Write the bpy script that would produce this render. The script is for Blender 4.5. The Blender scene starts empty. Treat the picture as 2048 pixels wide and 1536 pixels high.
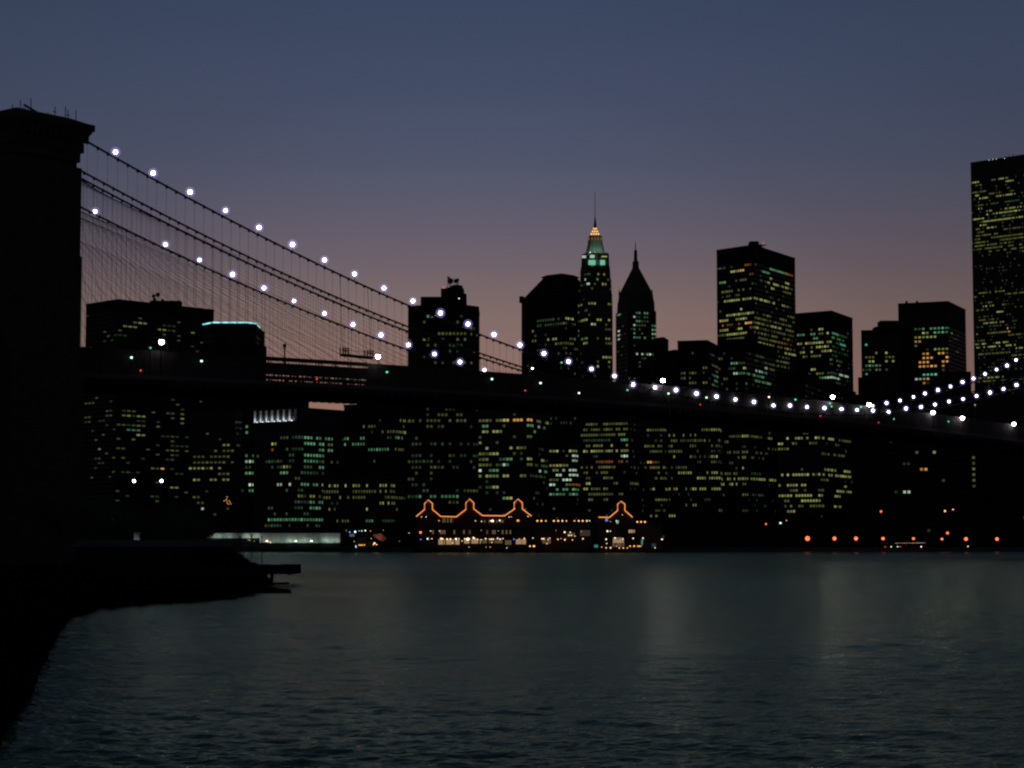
import bpy, math, random
import numpy as np
from mathutils import Vector, Matrix
rnd = random.Random(7)
S = bpy.context.scene
COL = S.collection

# ------------------------------------------------------------------ camera
F, PITCH, CAMH = 4011.07, 0.0784934, 5.0          # focal length in photo pixels (2048 wide), tilt, eye height
cam = bpy.data.cameras.new('camera')
cam.sensor_width = 36.0
cam.lens = F / 2048 * 36
cam.clip_start, cam.clip_end = 1.0, 60000
co = bpy.data.objects.new('camera', cam); COL.objects.link(co)
co.location = (0, 0, CAMH); co.rotation_euler = (math.pi / 2 + PITCH, 0, 0)
S.camera = co

# ------------------------------------------------------------------ sky, sun, exposure
W = bpy.data.worlds.new('World'); S.world = W; W.use_nodes = True
nt = W.node_tree; nt.nodes.clear()
N = nt.nodes.new; L = nt.links.new
out = N('ShaderNodeOutputWorld'); bg = N('ShaderNodeBackground'); L(bg.outputs[0], out.inputs[0])
sky = N('ShaderNodeTexSky'); sky.sky_type = 'NISHITA'; sky.sun_disc = False
sky.sun_elevation = math.radians(-3.0); sky.sun_rotation = math.radians(-12)
sky.altitude = 10; sky.air_density = 1.0; sky.dust_density = 1.5; sky.ozone_density = 2.0
tc = N('ShaderNodeTexCoord'); sep = N('ShaderNodeSeparateXYZ'); L(tc.outputs['Generated'], sep.inputs[0])
ramp = N('ShaderNodeValToRGB'); L(sep.outputs['Z'], ramp.inputs[0])
def srgb(r, g, b):
    f = lambda c: (c / 255 / 12.92) if c <= 10 else ((c / 255 + .055) / 1.055) ** 2.4
    return (f(r), f(g), f(b), 1)
SKY = [(0.0, (152, 104, 86)), (.055, (148, 108, 94)), (.085, (142, 110, 101)), (.11, (132, 109, 105)), (.14, (112, 99, 107)), (.165, (98, 94, 111)),
       (.19, (86, 90, 113)), (.225, (77, 87, 114)), (.27, (69, 83, 112)), (.40, (58, 76, 106)), (.70, (50, 66, 94)), (1.0, (44, 58, 84))]
el = ramp.color_ramp.elements
while len(el) < len(SKY): el.new(0.5)
for e, (p, c) in zip(el, SKY): e.position = p; e.color = srgb(*c)
ramp.color_ramp.interpolation = 'EASE'
ramp.color_ramp.interpolation = 'LINEAR'
# the afterglow is strongest over the place where the sun went down and fades towards the opposite sky
azm = N('ShaderNodeVectorMath'); azm.operation = 'DOT_PRODUCT'; L(tc.outputs['Generated'], azm.inputs[0])
azm.inputs[1].default_value = (math.sin(math.radians(-1.2)), math.cos(math.radians(-1.2)), 0)
mr = N('ShaderNodeValToRGB'); L(azm.outputs['Value'], mr.inputs[0])
ae = mr.color_ramp.elements
AZ = [(0, .42), (.6, .45), (.86, .50), (.945, .56), (.972, .68), (.99, .90), (1.0, 1.0)]
while len(ae) < len(AZ): ae.new(.5)
for e, (p, v) in zip(ae, AZ): e.position = p; e.color = (v, v, v, 1)
mulc = N('ShaderNodeMix'); mulc.data_type = 'RGBA'; mulc.blend_type = 'MULTIPLY'; mulc.inputs[0].default_value = 1
L(ramp.outputs[0], mulc.inputs[6]); L(mr.outputs[0], mulc.inputs[7])
nsk = N('ShaderNodeMix'); nsk.data_type = 'RGBA'; nsk.blend_type = 'ADD'; nsk.inputs[0].default_value = .05
L(mulc.outputs[2], nsk.inputs[6]); L(sky.outputs[0], nsk.inputs[7])
L(nsk.outputs[2], bg.inputs[0]); bg.inputs[1].default_value = 1.0
sl = bpy.data.lights.new('sun', 'SUN'); sl.energy = .01; sl.angle = math.radians(12); sl.color = (1, .6, .45)
so = bpy.data.objects.new('sun', sl); COL.objects.link(so)
so.rotation_euler = (math.radians(89), 0, math.radians(180 + 12))
S.view_settings.view_transform = 'Standard'; S.view_settings.look = 'None'
S.view_settings.exposure = 0; S.view_settings.gamma = 1; S.view_settings.use_curve_mapping = False
S.cycles.max_bounces = 4; S.cycles.diffuse_bounces = 2; S.cycles.glossy_bounces = 3; S.cycles.transparent_max_bounces = 8
S.cycles.filter_width = 2.2
S.cycles.use_denoising = True
S.cycles.denoiser = 'OPENIMAGEDENOISE'
S.cycles.sample_clamp_indirect = 1.5
S.cycles.caustics_reflective = True

# ------------------------------------------------------------------ photo pixel <-> place
CP, SP_ = math.cos(PITCH), math.sin(PITCH)
def ray(x, y):
    a = (x - 1024) / F; b = (768 - y) / F
    return a, CP - b * SP_, SP_ + b * CP
def pt(x, y, D):                                   # the point seen at photo pixel (x, y) whose ground distance ahead is D
    a, c, b = ray(x, y); t = D / c
    return Vector((a * t, D, CAMH + b * t))
def proj(p):
    X, Y, Z = p[0], p[1], p[2] - CAMH
    d = Y * CP + Z * SP_; u = -Y * SP_ + Z * CP
    return 1024 + F * X / d, 768 - F * u / d
def zat(y, D, x=1024): return pt(x, y, D).z

# ------------------------------------------------------------------ materials
MATS = {}
def mat(name, col, rough=.8, metal=0, emit=None, strength=0, bump=0, scale=1.0, var=.3, spec=.3, sample=True):
    if name in MATS: return MATS[name]
    m = bpy.data.materials.new(name); m.use_nodes = True
    n = m.node_tree.nodes; l = m.node_tree.links
    b = n['Principled BSDF']
    b.inputs['Base Color'].default_value = (*col, 1); b.inputs['Roughness'].default_value = rough
    b.inputs['Metallic'].default_value = metal; b.inputs['Specular IOR Level'].default_value = spec
    if emit:
        b.inputs['Emission Color'].default_value = (*emit, 1); b.inputs['Emission Strength'].default_value = strength
        if not sample: m.cycles.emission_sampling = 'NONE'
    if bump or var:
        t = n.new('ShaderNodeTexCoord'); no = n.new('ShaderNodeTexNoise'); no.inputs['Scale'].default_value = scale
        no.inputs['Detail'].default_value = 6
        l.new(t.outputs['Object'], no.inputs['Vector'])
        cr = n.new('ShaderNodeValToRGB'); l.new(no.outputs['Fac'], cr.inputs[0])
        cr.color_ramp.elements[0].position = .3; cr.color_ramp.elements[1].position = .75
        cr.color_ramp.elements[0].color = (*[c * (1 - var) for c in col], 1)
        cr.color_ramp.elements[1].color = (*[min(1, c * (1 + var)) for c in col], 1)
        l.new(cr.outputs[0], b.inputs['Base Color'])
        if bump:
            bp = n.new('ShaderNodeBump'); bp.inputs['Strength'].default_value = bump; bp.inputs['Distance'].default_value = .1
            l.new(no.outputs['Fac'], bp.inputs['Height']); l.new(bp.outputs[0], b.inputs['Normal'])
    MATS[name] = m
    return m
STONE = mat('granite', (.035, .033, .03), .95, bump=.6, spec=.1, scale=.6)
STEEL = mat('painted_steel', (.03, .027, .025), .8, scale=.5, spec=.1)
CABLE = mat('cable_wire', (.03, .028, .027), .8, var=0, spec=.1)
CONC = {}
for k, c in dict(brown=(.055, .045, .038), grey=(.06, .06, .06), dark=(.022, .023, .025), pale=(.10, .095, .088), tan=(.09, .075, .06), brick=(.07, .04, .03)).items():
    CONC[k] = mat('facade_' + k, tuple(v * .6 for v in c), .9, scale=.08, bump=.2, spec=.05)
GLASS = mat('dark_window_glass', (.010, .011, .012), .45, var=0, spec=.2)
WOOD = mat('weathered_timber', (.02, .017, .014), 1.0, bump=.5, scale=2, spec=0)
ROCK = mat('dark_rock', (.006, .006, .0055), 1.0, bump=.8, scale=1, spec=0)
LEAF = mat('night_foliage', (.03, .04, .02), .9, var=.4, scale=3)
BARK = mat('bark', (.04, .032, .025), .95, var=.3, scale=4)
ASPH = mat('asphalt', (.05, .05, .05), .9, var=.2, scale=1)
WHITEP = mat('white_paint', (.75, .78, .74), .6, var=.08, scale=.3)
def lampmat(name, col, s, sample=True): return mat(name, (.02, .02, .02), .5, emit=col, strength=s, var=0, sample=sample)
LIT = {}
base = dict(y=(.070, .076, .020), Y=(.22, .235, .066), g=(.02, .045, .02), G=(.062, .19, .09), w=(.34, .48, .36), o=(.17, .05, .007), O=(.58, .27, .06), T=(.06, .38, .26))
for k, c in base.items():
    for i, f in enumerate((.6, 1.0, 1.5)):
        nm = dict(y='dim_yellow', Y='yellow', g='dim_green', G='green', w='pale', o='dim_amber', O='amber', T='teal')[k]
        LIT[k, i] = lampmat(f'lit_window_{nm}_{("low", "mid", "high")[i]}', c, f, sample=False)
WHITE = lampmat('white_lamp_glow', (1.0, .96, .86), 14)
VIOLET = lampmat('violet_white_lamp_glow', (1.0, .88, 1.0), 34)
GREENW = lampmat('green_white_lamp_glow', (.55, 1.0, .75), 2.2)
GREEN = lampmat('green_lamp_glow', (.1, 1.0, .45), 1.2)
RED = lampmat('red_lamp_glow', (1.0, .03, .03), 1.6)
SODIUM = lampmat('orange_lamp_glow', (1.0, .15, .045), 2.4)
AMBER = lampmat('amber_lamp_glow', (1.0, .45, .12), 1.9)
WARM = lampmat('warm_lamp_glow', (1.0, .70, .38), 1.9)
WARMW = lampmat('warm_white_lamp_glow', (1.0, .85, .6), 2.2)
BLUE = lampmat('blue_lamp_glow', (.15, .35, 1.0), 1.8)
NEON = lampmat('cyan_neon_glow', (.25, .85, .90), 1.5, sample=False)
ORANGE = lampmat('orange_rope_light', (1.0, .30, .07), 1.5, sample=False)

# ------------------------------------------------------------------ mesh helpers
class MB:
    def __init__(s): s.v = []; s.f = []; s.m = []; s.mats = []
    def mi(s, m):
        if m not in s.mats: s.mats.append(m)
        return s.mats.index(m)
    def face(s, pts, m):
        i = len(s.v); s.v += [tuple(p) for p in pts]; s.f.append(tuple(range(i, i + len(pts)))); s.m.append(s.mi(m))
    def hexa(s, b, t, m):                          # bottom ring, top ring (same count)
        n = len(b); i = len(s.v); s.v += [tuple(p) for p in b] + [tuple(p) for p in t]; k = s.mi(m)
        s.f.append(tuple(i + j for j in reversed(range(n)))); s.m.append(k)
        s.f.append(tuple(i + n + j for j in range(n))); s.m.append(k)
        for j in range(n):
            q = (j + 1) % n; s.f.append((i + j, i + q, i + n + q, i + n + j)); s.m.append(k)
    def box(s, x0, x1, y0, y1, z0, z1, m, M=None):
        b = [Vector((x, y, z0)) for x, y in ((x0, y0), (x1, y0), (x1, y1), (x0, y1))]
        t = [Vector((p.x, p.y, z1)) for p in b]
        if M: b = [M @ p for p in b]; t = [M @ p for p in t]
        s.hexa(b, t, m)
    def tube(s, pts, r, m, n=6, r2=None, cap=True):
        pts = [Vector(p) for p in pts]; rings = []
        k = s.mi(m)
        for a, p in enumerate(pts):
            d = (pts[min(a + 1, len(pts) - 1)] - pts[max(a - 1, 0)]).normalized()
            up = Vector((0, 0, 1)) if abs(d.z) < .9 else Vector((1, 0, 0))
            x = d.cross(up).normalized(); y = d.cross(x)
            rr = r if r2 is None else r + (r2 - r) * a / (len(pts) - 1)
            rings.append(len(s.v))
            for j in range(n):
                w = 2 * math.pi * j / n; s.v.append(tuple(p + x * math.cos(w) * rr + y * math.sin(w) * rr))
        for a, b in zip(rings, rings[1:]):
            for j in range(n):
                q = (j + 1) % n; s.f.append((a + j, a + q, b + q, b + j)); s.m.append(k)
        if cap:
            s.f.append(tuple(rings[0] + j for j in reversed(range(n)))); s.m.append(k)
            s.f.append(tuple(rings[-1] + j for j in range(n))); s.m.append(k)
    def ball(s, c, r, m, n=8, h=5, sz=1.0):
        c = Vector(c); k = s.mi(m); i0 = len(s.v); s.v.append(tuple(c + Vector((0, 0, -r * sz))))
        for a in range(1, h):
            ph = math.pi * a / h
            for j in range(n):
                w = 2 * math.pi * j / n
                s.v.append(tuple(c + Vector((r * math.sin(ph) * math.cos(w), r * math.sin(ph) * math.sin(w), -r * sz * math.cos(ph)))))
        s.v.append(tuple(c + Vector((0, 0, r * sz)))); top = len(s.v) - 1
        for j in range(n):
            q = (j + 1) % n
            s.f.append((i0, i0 + 1 + q, i0 + 1 + j)); s.m.append(k)
            for a in range(h - 2):
                p = i0 + 1 + a * n; s.f.append((p + j, p + q, p + n + q, p + n + j)); s.m.append(k)
            p = i0 + 1 + (h - 2) * n; s.f.append((p + j, p + q, top)); s.m.append(k)
    def build(s, name, parent=None, kind=None, origin=None, smooth=False):
        me = bpy.data.meshes.new(name)
        o0 = Vector(origin) if origin is not None else Vector((0, 0, 0))
        if parent is not None: o0 = parent.matrix_basis.translation + (parent.parent.matrix_basis.translation if parent.parent else Vector((0, 0, 0)))
        me.from_pydata([tuple(Vector(p) - o0) for p in s.v], [], s.f)
        for m in s.mats: me.materials.append(m)
        if len(s.mats) > 1: me.polygons.foreach_set('material_index', s.m)
        if smooth: me.polygons.foreach_set('use_smooth', [True] * len(s.f))
        o = bpy.data.objects.new(name, me); COL.objects.link(o)
        if parent is not None: o.parent = parent
        else: o.location = o0
        if kind: o['kind'] = kind
        return o
def thing(name, label, cat, loc, group=None):
    o = bpy.data.objects.new(name, None); COL.objects.link(o); o.location = loc
    o.empty_display_size = 1
    tag(o, label, cat, group); return o
def tag(o, label, cat, group=None):
    o['label'] = label; o['category'] = cat
    if group: o['group'] = group
    return o
def place(name, mesh, loc, parent=None, scale=None):
    o = bpy.data.objects.new(name, mesh); COL.objects.link(o)
    if parent is not None:
        base = parent.matrix_basis.translation + (parent.parent.matrix_basis.translation if parent.parent else Vector((0, 0, 0)))
        o.parent = parent; o.location = Vector(loc) - base
    else: o.location = loc
    if scale: o.scale = (scale,) * 3
    return o
_globes = {}
def globe(m):
    if m.name not in _globes:
        b = MB(); b.ball((0, 0, 0), 1, m, 12, 8); me = bpy.data.meshes.new('globe_' + m.name)
        me.from_pydata(b.v, [], b.f); me.materials.append(m); me.polygons.foreach_set('use_smooth', [True] * len(b.f)); _globes[m.name] = me
    return _globes[m.name]

# ------------------------------------------------------------------ water and land
def water_material():
    m = bpy.data.materials.new('river_water'); m.use_nodes = True
    n = m.node_tree.nodes; l = m.node_tree.links; b = n['Principled BSDF']
    b.inputs['Base Color'].default_value = (.034, .078, .030, 1); b.inputs['Roughness'].default_value = .20; b.inputs['Specular Tint'].default_value = (.80, 1, .44, 1)
    b.inputs['IOR'].default_value = 1.33; b.inputs['Specular IOR Level'].default_value = 0
    gl = n.new('ShaderNodeBsdfGlossy'); gl.inputs['Color'].default_value = (.74, .83, .60, 1); gl.inputs['Roughness'].default_value = .20
    fr = n.new('ShaderNodeFresnel'); fr.inputs['IOR'].default_value = 1.36; mx = n.new('ShaderNodeMixShader')
    l.new(fr.outputs[0], mx.inputs[0]); l.new(b.outputs[0], mx.inputs[1]); l.new(gl.outputs[0], mx.inputs[2]); l.new(mx.outputs[0], n['Material Output'].inputs['Surface'])
    geo = n.new('ShaderNodeNewGeometry')
    def noise(sx, sy, detail, dist, strength, prev=None, rot=0):
        mp = n.new('ShaderNodeMapping'); mp.inputs['Scale'].default_value = (sx, sy, 1); mp.inputs['Rotation'].default_value = (0, 0, rot)
        l.new(geo.outputs['Position'], mp.inputs['Vector'])
        t = n.new('ShaderNodeTexNoise'); t.inputs['Detail'].default_value = detail; t.inputs['Scale'].default_value = 1
        t.inputs['Roughness'].default_value = .6
        l.new(mp.outputs[0], t.inputs['Vector'])
        bp = n.new('ShaderNodeBump'); bp.inputs['Distance'].default_value = dist; bp.inputs['Strength'].default_value = strength
        l.new(t.outputs['Fac'], bp.inputs['Height'])
        if prev: l.new(prev.outputs[0], bp.inputs['Normal'])
        return bp
    a = noise(.14, .26, 2, .5, .5, rot=.3)
    c = noise(2.2, 3.6, 3, .13, 1.0, a, rot=-.25)
    # wind patches: calmer and rougher stretches of water
    mp = n.new('ShaderNodeMapping'); mp.inputs['Scale'].default_value = (.006, .022, 1); l.new(geo.outputs['Position'], mp.inputs['Vector'])
    t = n.new('ShaderNodeTexNoise'); t.inputs['Scale'].default_value = 1; t.inputs['Detail'].default_value = 3; l.new(mp.outputs[0], t.inputs['Vector'])
    r = n.new('ShaderNodeMapRange'); r.inputs[1].default_value = .35; r.inputs[2].default_value = .65; r.inputs[3].default_value = .65; r.inputs[4].default_value = 1.0
    l.new(t.outputs['Fac'], r.inputs[0]); l.new(r.outputs[0], c.inputs['Strength'])
    for t_ in (b, gl, fr): l.new(c.outputs[0], t_.inputs['Normal'])
    return m
def make_river():
    R_ = np.random.RandomState(3)
    tx = np.concatenate([-np.array([60., 12, 4, 2, 1, .6, .42, .36]), np.linspace(-.33, .33, 1000), np.array([.36, .42, .6, 1, 2, 4, 12, 60.])])
    inv = np.linspace(1 / 34., 1 / 620., 640)
    Dv = np.concatenate([[-3, 2., 8, 18, 27], 1 / inv, [640, 700, 800, 1000, 1500, 4000, 30000]])
    T, D = np.meshgrid(tx, Dv)
    X = T * np.abs(D); Y = D.copy()
    mask = np.clip((.34 - np.abs(T)) / .02, 0, 1) * np.clip((Y - 28) / 6, 0, 1) * np.clip((620 - Y) / 150, 0, 1)
    dx = np.abs(D) * .66 / 1000; dd = np.maximum(D * D * (inv[0] - inv[1]), .02)
    patch = np.zeros_like(X)
    for k in range(10):
        lam = R_.uniform(25, 120); a = R_.uniform(0, 6.28); ph = R_.uniform(0, 6.28)
        patch += np.sin((X * np.cos(a) + Y * .45 * np.sin(a)) * 6.28 / lam + ph)
    patch = np.clip(.85 + .16 * patch, .35, 1.4)
    Z = np.zeros_like(X)
    n = 110
    for k in range(n):
        lam = .28 * (2.8 / .28) ** ((k + R_.rand()) / n); a = 1.35 + R_.normal() * .5; ph = R_.uniform(0, 6.28)
        kx, ky = np.cos(a) * 6.28 / lam, np.sin(a) * 6.28 / lam
        lod = np.clip(lam / (2.2 * np.abs(ky) / (6.28 / lam) * dd + 1e-6) - .6, 0, 1)
        amp = .25 * math.sqrt(2 / n) * lam / 6.28 * (lam / .8) ** -.3
        Z += amp * lod * np.sin(kx * X + ky * Y + ph)
    Z = Z * patch * mask
    Z += .0
    nr, nc = X.shape
    co_ = np.stack([X, Y, Z], -1).reshape(-1, 3).astype(np.float32)
    idx = np.arange(nr * nc).reshape(nr, nc)
    q = np.stack([idx[:-1, :-1], idx[:-1, 1:], idx[1:, 1:], idx[1:, :-1]], -1).reshape(-1, 4)
    me = bpy.data.meshes.new('river')
    me.vertices.add(len(co_)); me.vertices.foreach_set('co', co_.ravel())
    me.loops.add(q.size); me.loops.foreach_set('vertex_index', q.ravel().astype(np.int32))
    me.polygons.add(len(q)); me.polygons.foreach_set('loop_start', (np.arange(len(q)) * 4).astype(np.int32))
    try: me.polygons.foreach_set('loop_total', np.full(len(q), 4, np.int32))
    except Exception: pass
    me.update(calc_edges=True); me.polygons.foreach_set('use_smooth', np.ones(len(q), bool))
    me.materials.append(water_material())
    o = bpy.data.objects.new('river', me); COL.objects.link(o); o['kind'] = 'structure'
make_river()
g = MB()                                            # far bank: a slab with a seawall
shore = [(-20000, 1100), (-420, 1080), (-150, 1010), (30, 985), (330, 1000), (700, 1040), (20000, 1100)]
gb = [(x, y, -1) for x, y in shore] + [(20000, 20000, -1), (-20000, 20000, -1)]
g.hexa(gb, [(x, y, 1.8) for x, y, z in gb], ASPH)
g = g.build('far_bank_ground'); g['kind'] = 'structure'

# ------------------------------------------------------------------ buildings with windows
def parse(frames):
    """runs of lit windows, read from enlarged views: origin, scale, then 'y[>y2],x0-x1,code,density' items"""
    runs = []
    for (ox, oy, sc), txt in frames:
        for it in txt.split():
            a = it.split(',')
            ys = [float(q) for q in a[0].split('>')]; xs = [float(q) for q in a[1].split('-')]
            if len(ys) == 1: ys *= 2
            if len(xs) == 1: xs = [xs[0] - 6, xs[0] + 6]
            d = float(a[3]) if len(a) > 3 else 1.0
            runs.append((ox + xs[0] / sc, ox + xs[1] / sc, oy + ys[0] / sc, oy + ys[1] / sc, a[2], d))
    return runs
def facade_windows(root, faces, fh, pitch, runs, faint=.0, wfrac=.62, hfrac=.44, skip_top=1, z0=6, levels=(0, 0, 1, 1, 1, 2)):
    """panes on each visible face: every pane is a quad standing 5 cm proud in its reveal; the lit ones glow"""
    lit, dark, bands = MB(), MB(), MB()
    for (p, q, ztop) in faces:
        p = Vector((p[0], p[1], 0)); q = Vector((q[0], q[1], 0)); u = q - p; Lg = u.length; u /= Lg
        nrm = Vector((u.y, -u.x, 0))
        if nrm.dot(p) > 0: nrm = -nrm
        nx = max(1, int(Lg / pitch)); px = Lg / nx; nf = int((ztop - z0) / fh)
        for k in range(nf - skip_top):
            z = z0 + k * fh + fh * .25
            sill = MB
            a = p + nrm * .09; b = q + nrm * .09
            zb = z0 + k * fh - .02
            bands.hexa([(p.x, p.y, zb), (q.x, q.y, zb), (b.x, b.y, zb), (a.x, a.y, zb)], [(p.x, p.y, zb + .5), (q.x, q.y, zb + .5), (b.x, b.y, zb + .5), (a.x, a.y, zb + .5)], root['_m'] and MATS[root['_m']])
            for i in range(nx):
                c = p + u * (i + .5) * px
                X, Y = proj((c.x, c.y, z + fh * hfrac / 2))
                if X < -30 or X > 2080: continue
                D = Y and c.y
                hp = fh / c.y * F / 2; pp = abs(px * u.x) / c.y * F / 2
                code = None
                for x0, x1, ya, yb, cd, dn in runs:
                    if x0 - pp < X < x1 + pp:
                        yy = ya + (yb - ya) * max(0, min(1, (X - x0) / max(1, x1 - x0)))
                        if abs(Y - yy) <= hp and (dn >= 1 or rnd.random() < dn): code = cd; break
                if code is None and rnd.random() < faint * 1.8: code = 'g' if rnd.random() < .5 else 'y'; lv = 0
                else: lv = rnd.choice(levels)
                a = c - u * px * wfrac / 2 + nrm * .05; b = c + u * px * wfrac / 2 + nrm * .05
                zt = z + fh * hfrac
                (lit if code else dark).face([(a.x, a.y, z), (b.x, b.y, z), (b.x, b.y, zt), (a.x, a.y, zt)], LIT[code, lv] if code else GLASS)
    if lit.v: lit.build('lit_windows', root, 'stuff')
    if dark.v: dark.build('unlit_windows', root, 'stuff')
    if bands.v: bands.build('floor_bands', root, 'stuff')
def sd(p, q): return Vector((q[0] - p[0], q[1] - p[1], 0)).normalized()
def building(name, label, top, D, k=1, m='grey', fh=3.9, pitch=2.6, runs=(), faint=.0, phi=None, depth=None, parapet=1.2, cat='building', windows=True, **kw):
    """top: photo pixels of the visible roof corners, left to right; D: distance of corner k. With phi only corner k needs a true y."""
    c = pt(top[k][0], top[k][1], D); z = c.z; pts = []
    for i, (x, y) in enumerate(top):
        if i == k: pts.append(Vector((c.x, c.y, 0))); continue
        a, cc, b = ray(x, y)
        if phi is None:
            t = (z - CAMH) / b; pts.append(Vector((a * t, cc * t, 0)))
        else:
            ph = math.radians(phi)
            d = Vector((-math.cos(ph), math.sin(ph), 0)) if i < k else Vector((math.sin(ph), math.cos(ph), 0))
            # where the face direction meets the vertical plane through this pixel column (at roof height)
            s0, s1 = 0, 400
            for _ in range(50):
                sm = (s0 + s1) / 2; X = proj((c.x + d.x * sm, c.y + d.y * sm, z))[0]
                if (X > x) == (i < k): s0 = sm
                else: s1 = sm
            pts.append(Vector((c.x + d.x * s0, c.y + d.y * s0, 0)))
    if len(pts) == 3:
        foot = pts + [pts[0] + pts[2] - pts[1]]
    else:
        dp = depth or 40; foot = pts + [pts[-1] + Vector((0, dp, 0)), pts[0] + Vector((0, dp, 0))]
    if depth and len(pts) == 3 and (foot[3] - foot[0]).length < depth:
        foot[3] = foot[0] + (foot[2] - foot[1]).normalized() * depth; foot[2] = foot[1] + (foot[2] - foot[1]).normalized() * depth
    cen = sum(foot, Vector()) / len(foot)
    root = thing(name, label, cat, (cen.x, cen.y, 1.8)); root['_m'] = 'facade_' + m
    b = MB(); M = CONC[m]
    b.hexa([(p.x, p.y, 1.8) for p in foot], [(p.x, p.y, z - parapet) for p in foot], M)
    b.build('walls', root)
    ins = [p + (cen - p).normalized() * -.35 for p in foot]
    r = MB(); r.hexa([(p.x, p.y, z - parapet) for p in ins], [(p.x, p.y, z) for p in ins], M); r.build('parapet', root)
    if windows:
        facade_windows(root, [(foot[i], foot[i + 1], z - parapet) for i in range(len(pts) - 1)], fh, pitch, runs, faint, **kw)
    root['_z'] = z
    return root, foot, z
def roofblock(root, x0, x1, ytop, zbase, D, depth=12, m='grey', name='penthouse', taper=1.0, n=4):
    a = pt(x0, ytop, D); c = pt(x1, ytop, D); b = MB()
    mx = (a.x + c.x) / 2; hw = abs(c.x - a.x) / 2
    def ring(hw_, hd, z):
        if n == 4: return [(mx - hw_, D - hd, z), (mx + hw_, D - hd, z), (mx + hw_, D + hd, z), (mx - hw_, D + hd, z)]
        return [(mx + hw_ * math.cos(2 * math.pi * j / n), D + hd * math.sin(2 * math.pi * j / n), z) for j in range(n)]
    b.hexa(ring(hw, depth / 2, zbase), ring(hw * taper, depth / 2 * taper, a.z), CONC[m])
    return b.build(name, root)
def dish(root, x, y, D, r):
    b = MB(); c = pt(x, y, D)
    b.tube([c + Vector((0, .3, 0)), c + Vector((0, -.5, 0))], r, STEEL, 12, r2=r * .7)
    b.tube([c + Vector((0, .2, 0)), c + Vector((0, .2, -r - 3.5))], .25, STEEL, 5)
    return b.build('dish_antenna', root)
def mast(root, x, y0, y1, D, r=.25):
    b = MB(); b.tube([pt(x, y0, D), pt(x, y1, D)], r, STEEL, 6, r2=r * .5); return b.build('antenna_mast', root)
def bulb(root, x, y, D, r, m, name='lamp'):
    return place(name, globe(m), pt(x, y, D), root, r)
Z1, Z2, Z3, Z4, Z5 = (150, 780, 4.876), (480, 780, 4.876), (820, 780, 4.876), (1160, 780, 4.876), (1480, 780, 3.606)
U2, U3, U4, U5, U6, U7, U8 = (0, 560, 3.938), (500, 480, 3.938), (1000, 360, 4.876), (1000, 600, 4.876), (1400, 460, 4.876), (1640, 560, 5.02), (1840, 280, 6.98)

# 1 wide slab at the left
r, f_, z = building('office_slab', 'broad flat topped office slab right beside the bridge tower, dish antennas on its roof', [(172, 608), (236, 598), (428, 619)], 1690, m='dark', fh=4.0, pitch=5.2, wfrac=.7, hfrac=.34, faint=.03, levels=(0, 0, 0, 1), runs=parse([
 (U2, '318,945-1090,y,.5 355,945-1145,Y,.6 350,1310-1400,g,.6 378,1270-1305,Y 385,1330-1440,g,.4 403,1450-1560,Y,.7 425,1370-1500,g,.4 452,945-1000,g,.6 490,1390-1410,y 505,1490-1560,g,.5 538,1170-1195,g 570,1545-1565,g'),
 (Z1, '115,100-210,y,.4 228,340,y 225,420-590,y,.6 270,490-680,Y,.5 245,900-940,y 255,1030-1070,y 297,905-1070,Y,.5 320,100-840,g,.25 285,110-165,y,.5 340,1030-1060,y 352,420-600,y,.6 375,795,y 398,415-660,G,.6 445,560-670,Y,.6 455,820-1100,g,.5 480,370-440,y,.5 490,570,y 548,760-1070,g,.7 575,240,Y 570,420-460,y 580,722,y 592,840-1070,y,.7 635,780-1000,y,.5 660,180-260,g,.4 660,450,y 675,680-980,g,.4 700,180-530,g,.4 755,750-800,y 760,835,O 765,950-1110,g,.4 790,150-660,g,.4 810,1010-1050,g 942,950-985,Y 980,1080,y 975,415,g 1022,490-520,g 1022,680-980,g,.5 1155,490-730,g,.5 1195,645,g')]))
b = MB(); c = pt(330, 604, 1730); b.box(c.x - 12, c.x + 14, c.y - 6, c.y + 6, z - 3, c.z + .5, CONC['dark']); b.build('penthouse', r)
for x, y, q in ((307, 592, 1.6), (316, 589, 1.9), (309, 599, 1.5), (325, 600, 1.2)): dish(r, x, y, 1715, q)
mast(r, 312, 604, 586, 1715)
# 2 building with cyan roofline
r, f_, z = building('neon_topped_building', 'dark blocky building whose roof edge is traced by a pale cyan light line', [(406, 650), (425, 646), (495, 646), (512, 648), (520, 657)], 1500, k=2, m='dark', depth=30, fh=3.9, pitch=3, faint=.01, runs=parse([(U2, '583,1700-1900,y,.7 583,1980-2010,y 592,1600-1640,g')]))
b = MB(); b.tube([(p.x, p.y - .5, z + .3) for p in f_[:5]], .5, NEON, 6); b.build('roofline_light_tube', r)
b = MB(); c0, c1 = pt(405, 688, 1494), pt(525, 688, 1494); b.box(c0.x, c1.x, 1494, 1520, 1.8, c0.z, CONC['dark']); b.build('lower_wing', r)
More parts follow.
